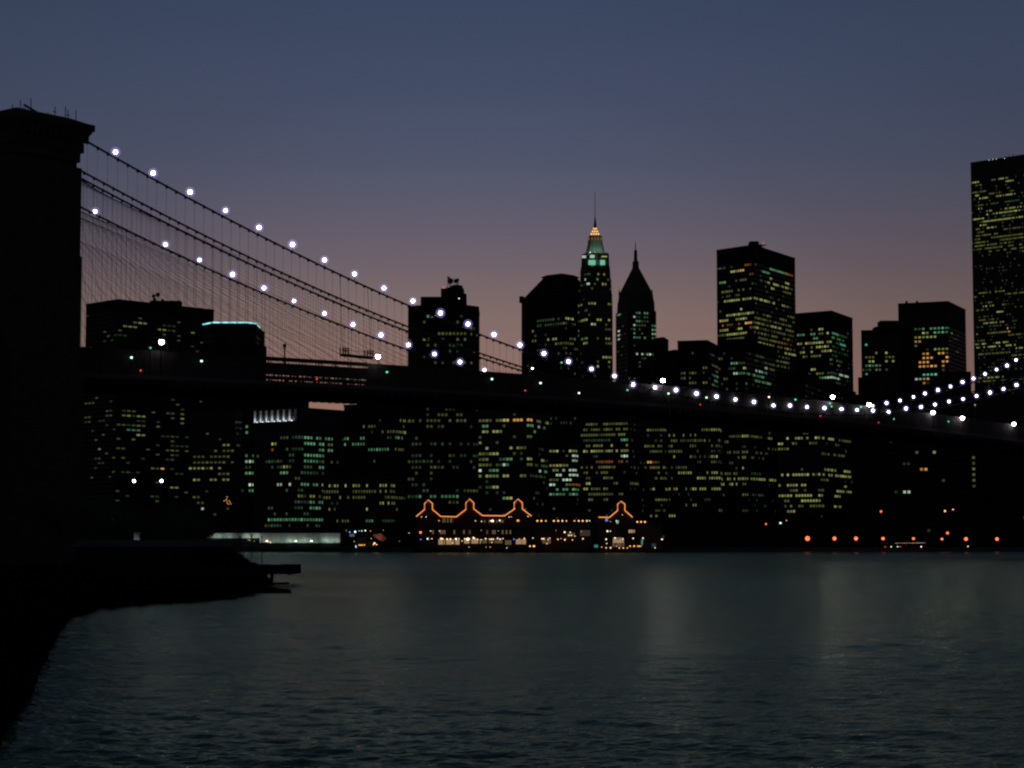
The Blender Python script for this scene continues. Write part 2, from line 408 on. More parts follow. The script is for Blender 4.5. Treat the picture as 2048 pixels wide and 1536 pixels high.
# yellow lit block under the deck, left
building('yellow_windowed_block', 'dark office block with yellow window bands, left of the colonnaded tower', [(378, 826), (470, 820), (484, 826)], 1180, m='brown', phi=12, fh=3.4, pitch=2.6, wfrac=.6, hfrac=.34, levels=(0, 0, 1), faint=.01, runs=parse([(Z1, '185,1160,y 240,1160,y 228,1340-1410,y,.5 228,1570,g 528,1460-1490,Y 535,1525-1610,y,.5 585,1340-1590,y,.7 635,1170-1545,y,.9 700,1170-1460,y,.9 765,1140-1410,Y,.7 820,1430-1505,y,.9 872,1160-1190,Y 872,1310-1505,Y,.5 975,1290,g 1030,1150-1210,y 1088,1210-1250,y 1140,1245,w 1190,1150-1590,g,.2')]))
building('teal_windowed_building', 'narrow dark building with few teal windows left of the colonnaded tower', [(476, 812), (505, 810), (524, 813)], 1240, m='dark', phi=20, fh=3.6, pitch=2.4, faint=.02, runs=parse([(Z2, '170,10-115,y,.7 360,50-75,G 410,50-75,G 440,190-215,g 540,165-200,y 585,175-210,G 635,55-210,G,.4 680,50-150,w,.8 680,160-200,g 735,50-210,g,.6 770,50-190,G,.4 825,10-210,G,.6 950,118,w 955,20,g 995,120,G 1103,160-205,G')]))
# A: colonnade on top
r, f_, z = building('colonnaded_tower', 'green windowed office tower topped by a floodlit row of white columns', [(508, 820), (596, 814), (690, 818)], 1210, m='grey', phi=38, fh=3.55, pitch=2.5, faint=.03, skip_top=4, runs=parse([(Z2, '325,575-690,G,.6 335,765-860,G,.7 348,910-970,G,.9 380,370-520,G,.6 385,635-680,g 388,720-815,G,.8 425,545-665,G,.6 437,840-935,G,.9 475,410-520,g,.4 475,515-600,g 480,630-890,G,.85 525,620-820,G,.85 530,860-890,y 565,470-600,g,.7 580,780-890,G,.8 530,315-345,Y 585,310,o 622,620-820,G,.8 622,480-520,g 663,620-745,G,.9 665,780-820,g 665,490-520,g 712,620-745,G,.9 712,780-810,g 720,300-420,g,.6 765,315-400,g,.7 760,430-465,Y 768,630-680,g 768,765-805,G 812,415-460,G 812,600-680,g,.8 812,695-810,g,.8 940,365-395,w 940,485,w 940,615-660,G 940,710-740,G 945,795-815,G 985,450,g 985,580-600,g 1042,570-605,y 1042,690-725,Y 1090,550-600,g 1090,630-660,g 1090,700-725,G 1090,770-810,G 1140,545-600,g 1140,690-745,G 1140,770-790,G 1190,625-660,g 1240,285-810,G,.8 1287,312,O 1287,365-460,G,.9 1285,620-670,g 1330,290-430,g,.5 1330,590-810,g,.6')]))
u = (f_[1] - f_[0]); Lg = u.length; u /= Lg; nv = Vector((u.y, -u.x, 0)); nv = -nv if nv.y > 0 else nv
b = MB()
for i in range(8):
    c = f_[0] + u * (1.5 + i * (Lg - 3) / 7) + nv * .6
    b = MB(); b.box(c.x - .55, c.x + .55, c.y - .4, c.y + .4, z - 8.2, z - 1.2, WHITEP); b.build('column', r)
b = MB(); p, q = f_[0] + nv * 1.8, f_[1] + nv * 1.8
b.hexa([(f_[0].x, f_[0].y, z - 9), (f_[1].x, f_[1].y, z - 9), (q.x, q.y, z - 9), (p.x, p.y, z - 9)], [(f_[0].x, f_[0].y, z - 8.3), (f_[1].x, f_[1].y, z - 8.3), (q.x, q.y, z - 8.3), (p.x, p.y, z - 8.3)], CONC['pale']); b.build('ledge', r)
for i in range(7):
    c = f_[0] + u * (1.5 + (i + .5) * (Lg - 3) / 7) + nv * 1.2
    o = place('uplight', globe(lampmat('pale_blue_uplight_glow', (.75, .85, 1), 4)), (c.x, c.y, z - 8.1), r, .25)
    ld = bpy.data.lights.new('uplight_beam', 'POINT'); ld.energy = 260; ld.color = (.8, .88, 1); ld.shadow_soft_size = .25
    lo = bpy.data.objects.new('uplight_beam', ld); COL.objects.link(lo); lo.parent = r; lo.location = Vector((c.x, c.y, z - 7.7)) - Vector(r.location)
# B
building('green_lit_block', 'wide dark block with sparse green window rows left of the octagonal tower', [(688, 812), (790, 806), (812, 810)], 1180, m='dark', phi=26, fh=3.45, pitch=1.75, wfrac=.5, faint=.01, runs=parse([(Z2, '205>198,1030-1100,g,.7 196>186,1140-1305,G,.6 192,1455-1500,G,.7 300,1570-1635,Y,.8 382,1215-1310,y,.6 382,1285,O 385,1380-1630,y,.5 435,1495-1585,G,.8 435,1600-1630,Y 485,1020-1080,G,.8 480,1195,G 482,1410-1470,g,.8 490,1520-1585,G,.8 535,1035-1205,G,.6 575,1260-1345,G,.8 570,1375-1470,G,.8 575,1510-1630,y,.5')]))
building('low_yellow_lit_block', 'low office block with rows of narrow yellow windows behind the floodlit shed', [(646, 968), (780, 952), (812, 956)], 1090, m='brown', phi=14, fh=3.2, pitch=1.5, wfrac=.5, faint=.01, skip_top=0, z0=2, runs=parse([(Z2, '865,985-1300,y,.85 865,1370-1500,y,.7 925,870-1250,Y,.6 920,1370-1410,Y,.8 920,1475-1510,Y,.8 980,830-960,y,.9 972,1110-1510,y,.8 1030,830-885,y 1028,975,Y 1070,1065-1220,y,.6 1070,1415-1610,y,.8 1075,878,y 1120,1365-1510,Y,.6 1130,870-905,y,.5 1175,1240,Y 1180,878,Y 1170,1530,y 1275,940-1050,y,.6 1272,1210-1300,G,.7 1272,1390-1510,g,.7 1320,1110-1190,y,.6 1370,1160-1240,Y,.6')]))
# C: octagonal tower with antennas
r, f_, z = building('antenna_topped_tower', 'dark broad tower with stepped crown and a cluster of rooftop antennas', [(816, 612), (845, 610), (934, 610), (957, 613)], 1340, k=2, m='dark', depth=45, fh=3.9, pitch=2.4, faint=.05, levels=(0, 0, 1), runs=parse([(U3, '550,1280-1380,y,.5 618,1390-1460,G,.9 715,1490-1740,y,.7 760,1500-1740,y,.6 800,1390,Y 810,1560-1740,g,.3 845,1400,y 880,1480-1700,g,.3 930,1310-1400,g,.4 970,1370-1470,y,.5 970,1540-1740,y,.4'), (Z3, '210,370-420,g 215,510,y 265,270-460,y,.6 318,0-100,y,.9 318,180-525,y,.8 368,165-330,y,.6 535,20-400,g,.5 540,550-640,g,.5 638,20-230,g,.5 638,400-640,g,.3 695,60-250,g,.3 743,20-100,g 743,200-330,y,.7 745,400-640,g,.4 850,180-290,g,.6 905,20-250,g,.2 940,340-460,G,.2 960,550-650,y,.6 1005,540-600,g 990,0-200,g,.3 1045,100-490,G,.35 1050,0-70,g')]))
roofblock(r, 843, 932, 598, z - 1, 1352, 26, 'dark', 'upper_storey')
roofblock(r, 883, 934, 588, z - 1, 1350, 22, 'dark', 'crown_base', .97, 8)
roofblock(r, 888, 930, 577, z + 2, 1350, 20, 'dark', 'crown', .9, 8)
roofblock(r, 901, 926, 572, z + 8, 1350, 14, 'dark', 'crown_cap', .95, 8)
roofblock(r, 882, 890, 578, z + 4, 1348, 6, 'dark', 'lift_housing')
for x, y, q in ((901, 562, 2.0), (912, 562, 1.5), (915, 560, 1.2), (897, 556, .9), (885, 582, 1.3)): dish(r, x, y, 1345, q)
for x, y in ((895, 551), (899, 549), (908, 553), (917, 557)): mast(r, x, 575, y, 1346, .22)
bulb(r, 886.5, 575, 1344, .45, RED, 'warning_light'); bulb(r, 918, 597, 1330, .35, WARMW, 'crown_lamp')
# D2 / E2 / F2 / F3 / G2 / H2 row under the deck
building('white_panelled_office_building', 'office building with large bright yellow and white window bays, behind the gabled pier hall', [(957, 812), (1060, 806), (1101, 812)], 1130, m='grey', phi=18, fh=3.15, pitch=2.0, wfrac=.75, faint=.03, runs=parse([(Z3, '215,682,Y 207,822,Y 200,967,y 195,1060-1145,y,.7 207,1315-1345,y 312,690-750,y 305,810-870,y,.5 300,885-945,Y,.8 287,965-1190,O,.8 305,1240-1270,y 305,1342,Y 350,690-760,G,.6 345,1170-1200,G 343,1257,w 345,1305-1340,G 383,1210-1260,G,.6 408,725-760,Y 400,810-860,Y 403,895,y 435,1165-1190,y 445,1010,g 505,687,Y 550,750,Y 600,675-745,y,.9 600,795-860,Y 585,992,Y 585,1055,Y 585,1107,y 590,1235-1300,g,.4 695,680-755,y,.9 685,960-990,G 680,1075-1100,g 695,1150-1185,Y 692,1285-1305,Y 690,890-930,g 750,690-780,y 742,912,w 742,962,G 742,1155-1185,y 742,1215-1245,g 742,1295-1335,g 795,685,w 795,790-865,G 792,1270,w 792,1310-1340,G 848,675-775,Y,.8 845,795-860,y 843,935,Y 843,1065-1110,y,.8 843,1130-1320,g,.5 942,700-780,g,.5 942,790-860,Y 1035,905-925,G 1035,960-1000,Y 1030,1205-1265,y,.6')]))
building('bright_windowed_low_tower', 'shorter tower with the brightest white and green windows, right of the panelled office building', [(1098, 872), (1150, 868), (1160, 872)], 1085, m='dark', phi=14, fh=2.6, pitch=1.8, wfrac=.72, faint=.02, runs=parse([(Z3, '495,1360-1450,w 583,1360-1500,Y,.8 577,1560-1625,Y,.8 632,1580-1635,w 672,1580-1630,w,.8 730,1360-1400,Y 728,1420-1460,Y 730,1485-1515,y 775,1395-1450,Y 775,1495,w 775,1570-1620,w 815,1550-1635,w 820,1450-1480,w 865,1370-1450,y,.8 862,1485-1575,w 912,1360-1445,w,.7 912,1530-1560,y 912,1590-1680,o 960,1360-1640,G,.5 1003,1360-1635,G,.8')]))
building('banded_office_building', 'office building whose unbroken yellow green window bands fill seven floors', [(1156, 828), (1256, 820), (1300, 830)], 1140, m='dark', phi=22, fh=3.08, pitch=1.5, wfrac=.7, hfrac=.42, faint=.02, runs=parse([(Z4, '230,30-95,y 270>258,30-455,y,.9 322>306,30-180,y,.9 312>305,235-460,y,.9 378>370,30-170,y,.9 366>358,235-460,y,.9 430>412,10-455,y,.85 485>472,30-300,g,.7 468,400-455,G,.7 535>530,60-220,y,.8 526>520,280-450,Y,.5 588>578,20-460,Y,.6 630,135-170,g 628,400-460,w 690>686,180-330,o,.8 684,390-460,o,.8 742,30-325,y,.8 800,50,y 797,165-265,y,.8 852,50-125,y,.8 852,185-320,y,.7 905,60-90,Y 905,300-360,y,.6 960,35-60,Y 960,120-190,y 960,240-270,y 1010,100-230,y,.9 1010,270-300,y 1010,385-410,y 1062,85-120,y 1062,240-270,y 895,490-570,y,.6 735,480-620,g,.4')]))
building('narrow_banded_building', 'narrow building with yellow window bands just right of the seven band office building', [(1288, 836), (1330, 832), (1338, 836)], 1120, m='brown', phi=10, fh=3.0, pitch=1.4, wfrac=.72, hfrac=.4, faint=.03, runs=parse([(Z4, '310,690-835,y,.8 335,640,w 365,670-835,y,.8 415,670-835,Y,.7 465,640-700,g,.5 470,670-830,g,.3 522,670-720,y 522,760-790,y 560,645,y 580,670-835,y,.8 632,680-800,g,.3 682,665-700,O 685,700-880,o,.3 735,550-850,y,.7 795,750-780,y,.5 795,820-850,y,.5 852,750-840,y,.6 957,705-850,Y,.6 1062,740-850,y,.85 1170,750-835,g,.5 1215,690-750,y,.9')]))
building('fine_windowed_block', 'long dark block with fine broken window rows, left half of the pair below the deck', [(1336, 834), (1440, 830), (1446, 834)], 1100, m='dark', phi=8, fh=2.95, pitch=1.25, wfrac=.5, faint=.01, runs=parse([(Z4, '290,850-890,y,.7 290,920-970,y,.7 325,1060-1090,Y 320,1300,Y 320,1340-1380,y 378,1200-1270,y,.8 378,1290-1385,Y 430,1070-1130,y,.6 455,870-1010,Y,.6 505,905-930,y 505,985-1045,y,.7 490,1085-1270,y,.8 488,1290-1375,y,.8 548,1075-1110,y 548,1290-1380,y,.7 565,870-895,y 602,1290-1380,g,.5 622,870-980,y,.7 672,905-965,Y,.6 655,1078,Y 655,1090-1270,g,.4 655,1290-1360,Y,.7 712,1140-1165,g 712,1300,y 712,1340-1380,g 780,885-1045,y,.7 825,960-1080,Y,.7 825,1240-1385,Y,.5 840,870-930,g,.5 880,1090-1270,Y,.7 880,1290-1390,Y 940,870-1000,Y,.7 940,1040,G 940,1090-1215,Y,.7 940,1290-1390,Y 1050,1060-1110,g,.4 1050,1220-1330,g,.4 1105,1100-1130,Y 1100,1037,y 1155,1377,y 1215,878,Y 1215,912,Y 1330,815,y 1385,1297,y')]))
building('twin_windowed_block', 'dark block with long rows of tick like yellow windows bending at a corner', [(1444, 836), (1496, 830), (1556, 838)], 1110, m='dark', phi=30, fh=2.95, pitch=1.3, wfrac=.5, faint=.01, runs=parse([(Z4, '366>358,1470-1560,Y,.7 358,1580-1640,Y 370>380,1670-1820,y,.7 430,1845,y 482>472,1410-1560,y,.7 474,1580-1640,Y 476>486,1670-1780,y,.8 488,1830-1870,Y,.8 535,1580-1610,g 592,1440-1560,y,.8 588,1580-1640,y 592>600,1700-1915,y,.6 645,1550,y 645,1597,Y 645,1685,y 645,1750-1810,y,.5 712,1460-1490,g 765,1460-1545,y,.6 758,1592,w 825,1430-1525,y,.6 825,1680-1760,g,.5 882>870,1445-1560,Y,.7 868,1580-1640,Y 872>884,1665-1915,Y,.6 940>930,1410-1530,Y,.8 930,1600,y 1045,1590-1635,y 1045,1680-1780,g,.6 1155,1600-1640,g 1155,1730-1810,g,.7')]))
building('yellow_gridded_building', 'stocky building with crowded bright yellow window rows, rightmost lit one below the deck', [(1555, 846), (1640, 838), (1703, 848)], 1090, m='brown', phi=28, fh=2.85, pitch=1.6, wfrac=.68, hfrac=.42, faint=.01, runs=parse([(Z5, '287,280-345,Y,.7 315,470-505,Y 354,340-440,Y,.6 346,450-610,Y,.6 340,640-675,Y 380,670-800,y,.8 400,280-310,Y 398,385-410,y 392,510-545,y 438,280-340,y 460,580-770,y,.5 602,285-485,Y,.6 592,530-690,Y,.65 592,755-790,Y 632,520-640,y,.7 632,640-795,Y,.8 682,285-475,Y,.65 715,360-495,y,.8 715,580-600,y 715,700-765,Y,.8 755,285-505,Y,.65 755,540-600,Y,.7 750,685-800,Y,.75 795,320-345,y 795,450-510,Y,.8 795,540-575,Y,.8 795,755-800,Y,.8 835,310-600,y,.7 835,675-770,Y,.7 877,305-385,Y,.8 877,767,y')]))
building('unlit_riverside_block', 'large almost unlit block at the far right, one vertical strip of stair lights', [(1700, 862), (1950, 838), (2100, 856)], 1130, m='dark', phi=12, fh=3.2, pitch=2.4, faint=.004, runs=parse([(Z5, '443,1280,y 462,1405,Y 575,1328,O 525,1195,g 552,1203,g 735,1205,w 660,1470,g 495,1810-1860,w 550,1825,g 590,1925-1985,g,.6 612,1915-1970,g 730,1880,G 728,1955,G 805,1820-1890,O,.5 875,1905,g 890,1980,g 445,1705,g 490,1705,y 520,1705,y 550,1705,y 580,1705,y 612,1705,y 643,1705,y 675,1705,y')]))
# 60 wall like
r, f_, z = building('mansard_roofed_skyscraper', 'skyscraper with sloping mansard roof and flat flared cap left of the golden spire', [(1043, 600), (1130, 590), (1198, 600)], 1640, m='dark', fh=4.1, pitch=2.8, faint=.05, wfrac=.6, skip_top=3, runs=parse([(U5, '80,240-400,g,.6 75,470-640,g,.6 100,380-640,g,.4 130,280-340,g 150,480-640,g,.6 165,340-480,g,.5 205,350-560,g,.7 200,655-700,Y 240,610-640,y 250,360-600,g,.7 310,290-330,Y,.8 385,470-550,Y,.6 385,680-730,y 405,320-350,y 435,540-700,y,.7 470,350-680,g,.5')]))
cen = sum(f_, Vector()) / 4
top = [pt(1087, 549, 1650), pt(1156, 549, 1650)]; kk = (top[1].x - top[0].x) / (max(p.x for p in f_) - min(p.x for p in f_)); zt = top[0].z
b = MB(); rb = [cen + (p - cen) * .985 for p in f_]; rt = [cen + (p - cen) * kk for p in f_]
b.hexa([(p.x, p.y, z) for p in rb], [(p.x, p.y, zt) for p in rt], CONC['dark']); b.build('mansard_roof', r)
b = MB(); b.hexa([(p.x, p.y, z - 2.5) for p in [cen + (p - cen) * 1.06 for p in f_]], [(p.x, p.y, z + .4) for p in [cen + (p - cen) * 1.04 for p in f_]], CONC['dark']); b.build('eave', r)
rc = [cen + (p - cen) * (kk + .06) for p in f_]
b = MB(); b.hexa([(p.x, p.y, zt - .5) for p in rt], [(p.x, p.y, zt + .8) for p in rc], CONC['dark']); b.hexa([(p.x, p.y, zt + .8) for p in rc], [(p.x, p.y, zt + 2.6) for p in [cen + (p - cen) * (kk - .08) for p in f_]], CONC['dark']); b.build('roof_cap', r)
b = MB(); c = pt(1041, 596, 1640); b.box(c.x - 1, c.x + 3, c.y, c.y + 4, c.z - 3, c.z + 1.5, CONC['dark']); b.build('corner_bracket', r)

# stepped tower by sections: (pixel row, half width)
def stack_tower(name, label, cx, D, secs, rot, m, runs, cham=.0, fh=3.8, pitch=2.2, nwin=99, faint=.03):
    cpt = pt(cx, secs[0][0], D)
    root = thing(name, label, 'skyscraper', (cpt.x, D, 1.8)); root['_m'] = 'facade_' + m
    ph = math.radians(rot); kf = 1 / (math.cos(ph) + math.sin(ph)); faces = []
    def ring(hw, z):
        a = hw * kf; cc = a * cham; pts = []
        for sx, sy in ((-1, -1), (1, -1), (1, 1), (-1, 1)):
            if cham:
                q = [(sx * a, sy * (a - cc)), (sx * (a - cc), sy * a)]
                if sx * sy > 0: q = q
                else: q = q[::-1]
                pts += q
            else: pts.append((sx * a, sy * a))
        # rotate so that one face turns by rot
        return [(cpt.x + x * math.cos(ph) - y * math.sin(ph), D + x * math.sin(ph) + y * math.cos(ph), z) for x, y in pts]
    for i, ((y0, w0), (y1, w1)) in enumerate(zip(secs, secs[1:])):
        if y1 == y0: continue
        za, zb = zat(y0, D), zat(y1, D)
        if y1 > 1085: zb = 1.8
        b = MB(); b.hexa(ring(w1 / F * D, zb), ring(w0 / F * D, za), CONC[m]); b.build('spire' if w1 < 6 else ('roof' if w1 - w0 > 8 else 'tower_stage'), root)
        if i >= nwin:
            rg = ring(w1 / F * D, 0); nn = len(rg)
            fs = []
            for j in range(nn):
                p, q = Vector(rg[j]), Vector(rg[(j + 1) % nn])
                mid = (p + q) / 2
                if (q - p).length > 4 and mid.y < D - 1: fs.append((p if p.x < q.x else q, q if p.x < q.x else p, za))
            facade_windows(root, [(p, q, za) for p, q, _ in fs], fh, pitch, runs, faint, skip_top=0, z0=max(zb, 8))
    return root, cpt.x
secs = [(383, .35), (433, .7), (440, 1.8), (456, 3.6), (457, 6), (471, 9.5), (472, 14.5), (477, 15), (488, 16), (507, 20.5), (508, 29), (533, 30), (534, 31), (556, 32.5), (585, 35), (615, 36.5), (1090, 37)]
r, cx = stack_tower('illuminated_spire_skyscraper', 'tallest spired skyscraper with golden lantern and teal floodlit crown', 1190, 1630, secs, 18, 'tan', parse([(U4, '905,952,Y 910,1015-1045,Y,.7 905,830-880,g 955,955,G 992,835,w 1035,905,g 1035,1022,Y 1030,800,g 1085,1060-1090,y,.7'), (U5, '35,760,Y 15,875-920,Y,.7 62,712,Y 62,795,Y 65,875-930,G,.6 78,1020-1045,Y 40,1055-1080,y 110,715,Y 110,760,Y 192,790-840,Y 200,965,Y 215,1060-1095,Y,.7 240,910,w 240,1035,y 285,760,Y 285,1030,y 285,1075,y 365,762,G 365,800,G 365,835,Y 375,1045,Y 375,1060,Y 410,1035,y 410,1075,y 440,820-845,Y 540,1027,Y 540,1078,Y 580,1078,Y 605,740,g 605,800,g 605,960,g 625,1062,Y 658,960,Y')]), cham=.28, nwin=12, pitch=2.3)
# lantern panes, crown wall washed by floodlights standing on the setbacks
gold = lampmat('golden_lantern_glass', (1.0, .52, .16), 1.4, sample=False)
for i in range(3):
    for j in range(4 - i):
        for k2 in (0,):
            b = MB(); c = pt(1190 + (j - (3 - i) / 2) * 4.6, 468 - i * 5.2, 1630 - 4.4 + i * .9); b.box(c.x - .62, c.x + .62, c.y - .2, c.y, c.z - .75, c.z + .75, gold); b.build('lantern_pane', r)
for j in range(5):
    b = MB(); c = pt(1178 + j * 6, 477.5, 1630 - 7.2); b.box(c.x - .35, c.x + .35, c.y - .2, c.y, c.z - 1.1, c.z + 1.1, LIT['o', 2]); b.build('belvedere_window', r)
def flood(root, x, y, D, e, col, r_=.3, nm='floodlight'):
    p = pt(x, y, D)
    ld = bpy.data.lights.new(nm + '_beam', 'SPOT'); ld.energy = e; ld.color = col; ld.shadow_soft_size = r_
    ld.spot_size = math.radians(125); ld.spot_blend = .6
    lo = bpy.data.objects.new(nm + '_beam', ld); COL.objects.link(lo); lo.parent = root; lo.location = p - Vector(root.location)
    lo.rotation_euler = Vector((0, .55, .85)).to_track_quat('-Z', 'Y').to_euler()
    b = MB(); b.box(p.x - .3, p.x + .3, p.y - .3, p.y + .3, p.z - .9, p.z - .5, STEEL); b.build(nm, root)
for x in (1171, 1180, 1190, 1200, 1208): flood(r, x, 505, 1630 - 11.0, 3200, (.42, 1, .85))
for x, e in ((1164, 500), (1180, 2200), (1186, 2000), (1203, 2000), (1209, 800)): flood(r, x, 531, 1630 - 13.6, e * .8, (.5, 1, .82))
for x, e in ((1168, 1500), (1184, 1200)): flood(r, x, 515, 1630 - 13.6, e, (.7, 1, .85))
for j in range(1, 6):
    b = MB(); c = pt(1160 + j * 9.7, 520, 1616.6); b.box(c.x - .5, c.x + .5, 1616.2, 1617.4, zat(533, 1617), zat(507, 1617), CONC['tan']); b.build('crown_pier', r)
for x0_, x1_, y0_, y1_, mm in ((1177, 1191, 520, 530, 'G'), (1200, 1210, 520, 530, 'G'), (1164, 1172, 511, 516, 'w'), (1180, 1189, 510, 516, 'w')):
    b = MB(); c0, c1 = pt(x0_, y1_, 1616.1), pt(x1_, y0_, 1616.1); b.box(c0.x, c1.x, 1616.0, 1616.3, c0.z, c1.z, lampmat('pale_teal_loggia_glow', (.14, .46, .30), 1, sample=False) if mm == 'G' else LIT[mm, 1]); b.build('lit_loggia', r)
b = MB(); c0, c1 = pt(1203, 513, 1616.0), pt(1214, 513, 1616.4); b.box(c0.x, c1.x, 1616, 1616.4, c0.z - .5, c0.z + .5, LIT['Y', 2]); b.build('lit_window', r)
secs = [(483, .35), (500, 1.2), (501, 3), (522, 3.6), (523, 6), (535, 6.5), (537, 7), (586, 32), (587, 33), (603, 35), (604, 36), (624, 37), (625, 39.5), (1090, 40)]
r, cx = stack_tower('pyramid_roofed_skyscraper', 'unlit pyramid roofed skyscraper with needle spire, right of the golden lantern tower', 1271, 1850, secs, 20, 'tan', parse([(U5, '150,1145-1170,G 140,1345,G 140,1420-1440,G 180,1310,w 180,1350,g 180,1400-1440,g 212,1345-1370,G 212,1400,g 212,1435,g 248,1310,w 248,1350,g 248,1505,G 292,1310,G 292,1150-1170,w 292,1505,G 330,1310,G 330,1155-1170,w 330,1505,w 365,1310,G 365,1340-1410,G,.8 365,1500,G 375,1150-1170,w 512,1340-1490,w,.8 440,1310,g 490,1150,g 460,1510,g')]), nwin=12, pitch=2.4)
for x in (1238.5, 1304): b = MB(); b.tube([pt(x, 590, 1850 - 4), pt(x, 579, 1850 - 4)], .9, CONC['tan'], 4, r2=.3); b.build('corner_pinnacle', r)
# 9 and E
building('small_stepped_building', 'small dark roof between the pyramid roofed skyscraper and the stepped ridge of roofs', [(1308, 676), (1328, 674), (1337, 680)], 1700, m='dark', windows=False)
building('stepped_dark_block', 'broad dark block with stepped left shoulder in front of the tall square topped tower', [(1355, 690), (1415, 680), (1450, 684)], 1480, m='dark', phi=16, fh=3.7, pitch=1.9, faint=.02, runs=parse([(U5, '640,1980-2010,y 730,1680-1790,y,.9 710,1840-1900,y 783,1745-1790,y 810,1850-1900,y 810,1995,y 845,1650-1790,y,.7 530,1880-2040,g,.2'), (U6, '1205,110-160,g 1330,45,y 1320,120-200,y,.9 1370,155-200,y 1430,120-200,G,.7 1430,10-90,g,.5 1490,40,Y 1490,120-200,G,.7 1530,150-190,g')]))
building('left_shoulder_wing', 'lower wing stepping down on the left of the broad dark block', [(1330, 703), (1350, 699), (1360, 701)], 1460, m='dark', windows=False)
r, f_, z = building('green_windowed_mid_block', 'dark block with pale green window rows in front of the tall square topped tower', [(1436, 682), (1490, 677), (1553, 694)], 1440, m='dark', phi=25, fh=3.7, pitch=1.8, faint=.02, runs=parse([(U6, '1250,190-310,y,.5 1250,540-620,g 1310,300-360,G,.7 1310,390-420,g 1310,640-720,g 1365,435,Y 1365,545-650,w,.6 1365,690-720,y 1415,300-360,w,.7 1415,385-480,G,.8 1415,500-650,G,.8 1360,290-330,g 1430,230-270,y 1480,540-690,G,.7 1475,450,G')]))
roofblock(r, 1490, 1514, 668, z - 1, 1450, 12, 'dark', 'penthouse'); roofblock(r, 1496, 1505, 657, z + 2, 1450, 5, 'dark', 'water_tank', .6, 8)
# Chase
r, f_, z = building('square_topped_tower', 'tall flat topped tower with a red rooftop beacon and one teal window row', [(1433, 500), (1507, 489), (1590, 516)], 1650, m='dark', fh=4.05, pitch=2.6, wfrac=.72, hfrac=.42, faint=.04, skip_top=3, runs=parse([(U6, '355,440-490,o 355,520-570,o,.5 370,180-240,g 415,310-370,Y,.8 410,412,O 388>430,610-830,G 440,840-900,o 495,665-695,Y 510,205,G 510,240,Y 500,360,y 495,395-435,y 510,520-620,g,.4 550>560,705-770,Y 570,805,Y 535,840-865,Y 580,840-860,Y 580,880-900,g 590,190-300,y,.8 580,380-490,y,.4 612,810-880,y 632,270-380,y,.5 690>660,240-500,Y,.95 680>720,530-725,Y,.9 735,800-825,Y 740,840-860,y 795>785,410-510,Y,.8 850>840,265-350,Y,.9 840,385-410,Y 820,622,y 825,660-690,y 845>860,530-600,y 850>870,780-900,y,.7 895,205-265,Y,.9 890>880,330-440,Y,.8 885,525-550,y 888,570-600,Y 900,620-640,y 930,180-500,o,.6 925,440-490,O 930,535-600,Y,.8 935>950,700-780,Y,.6 890>920,620-910,y,.55 940>960,600-910,y,.6 970,210-265,Y 965,385-415,Y 975>1000,530-910,y,.7 1010>1030,530-910,y,.6 1020,260-350,Y,.9 1022,180-250,y 1015,390-440,Y 1055,270-350,y 1052,390-430,y 1060>1090,570-900,y,.6 1105>1125,570-720,Y,.6 1110,780-900,o,.5 1145,750-880,y,.7 1180,820-900,Y,.6 1205,830-930,Y,.8 1230,760-900,y,.7 1275,750-860,y,.7 1320,760-870,y,.5')]))
roofblock(r, 1497, 1517, 484.5, z - 1, 1672, 14, 'dark', 'plant_room', .85); roofblock(r, 1513, 1523, 490, z - 1, 1668, 8, 'dark', 'plant_room')
mast(r, 1527, 497, 487, 1665, .3); mast(r, 1524, 495, 489, 1665, .2); bulb(r, 1526.5, 486, 1664, .45, RED, 'warning_light')
b = MB(); c = pt(1526, 490.5, 1665); b.box(c.x - 3, c.x + 3, c.y - .2, c.y + .2, c.z - .3, c.z + .3, STEEL); b.build('antenna_crossbar', r)
# 140 bway
building('green_and_yellow_lit_tower', 'square flat roofed tower just right of and lower than the red beaconed tower', [(1588, 627), (1663, 621), (1705, 636)], 1790, m='dark', fh=4.0, pitch=2.6, wfrac=.7, faint=.04, skip_top=3, runs=parse([(U6, '905,950,w 980,1160-1190,Y 1035,960-1020,G 1035,1080-1110,G 1030,1160-1190,y 1025,1240,Y 1020,1290-1350,G,.7 1030,1360-1440,g 1060,1115-1155,G 1060,1290-1400,G,.7 1105,950-990,Y 1105,1030-1190,Y,.9 1100,1205-1275,Y,.8 1130,1365-1410,T 1120,1290-1350,g 1145,1000-1100,y,.7 1145,1150-1170,Y 1142,1200-1260,Y 1190,985-1110,Y,.8 1185,1180-1275,Y,.8 1235,1000-1110,y,.7 1230,1130-1170,y 1160,1290-1440,g,.4 1185,1290-1440,g,.35 1215,1290-1440,g,.35 1265,1250-1330,G,.6 1285,1340-1380,g 1320,1350,y 1380,1100-1145,Y 1385,1160-1200,y 1382,1250-1340,g 1400,1000-1080,g,.4 1440,1160-1205,G 1432,1220-1440,w,.8 1470>1458,780-1010,Y,.8 1500,1330-1370,g')]))
building('low_front_block', 'low dark block below the green and yellow lit tower with one yellow row', [(1553, 752), (1610, 745), (1712, 786)], 1400, m='dark', phi=20, fh=3.8, pitch=2, faint=.02, runs=parse([(U6, '1470>1458,780-1010,Y,.8')]))
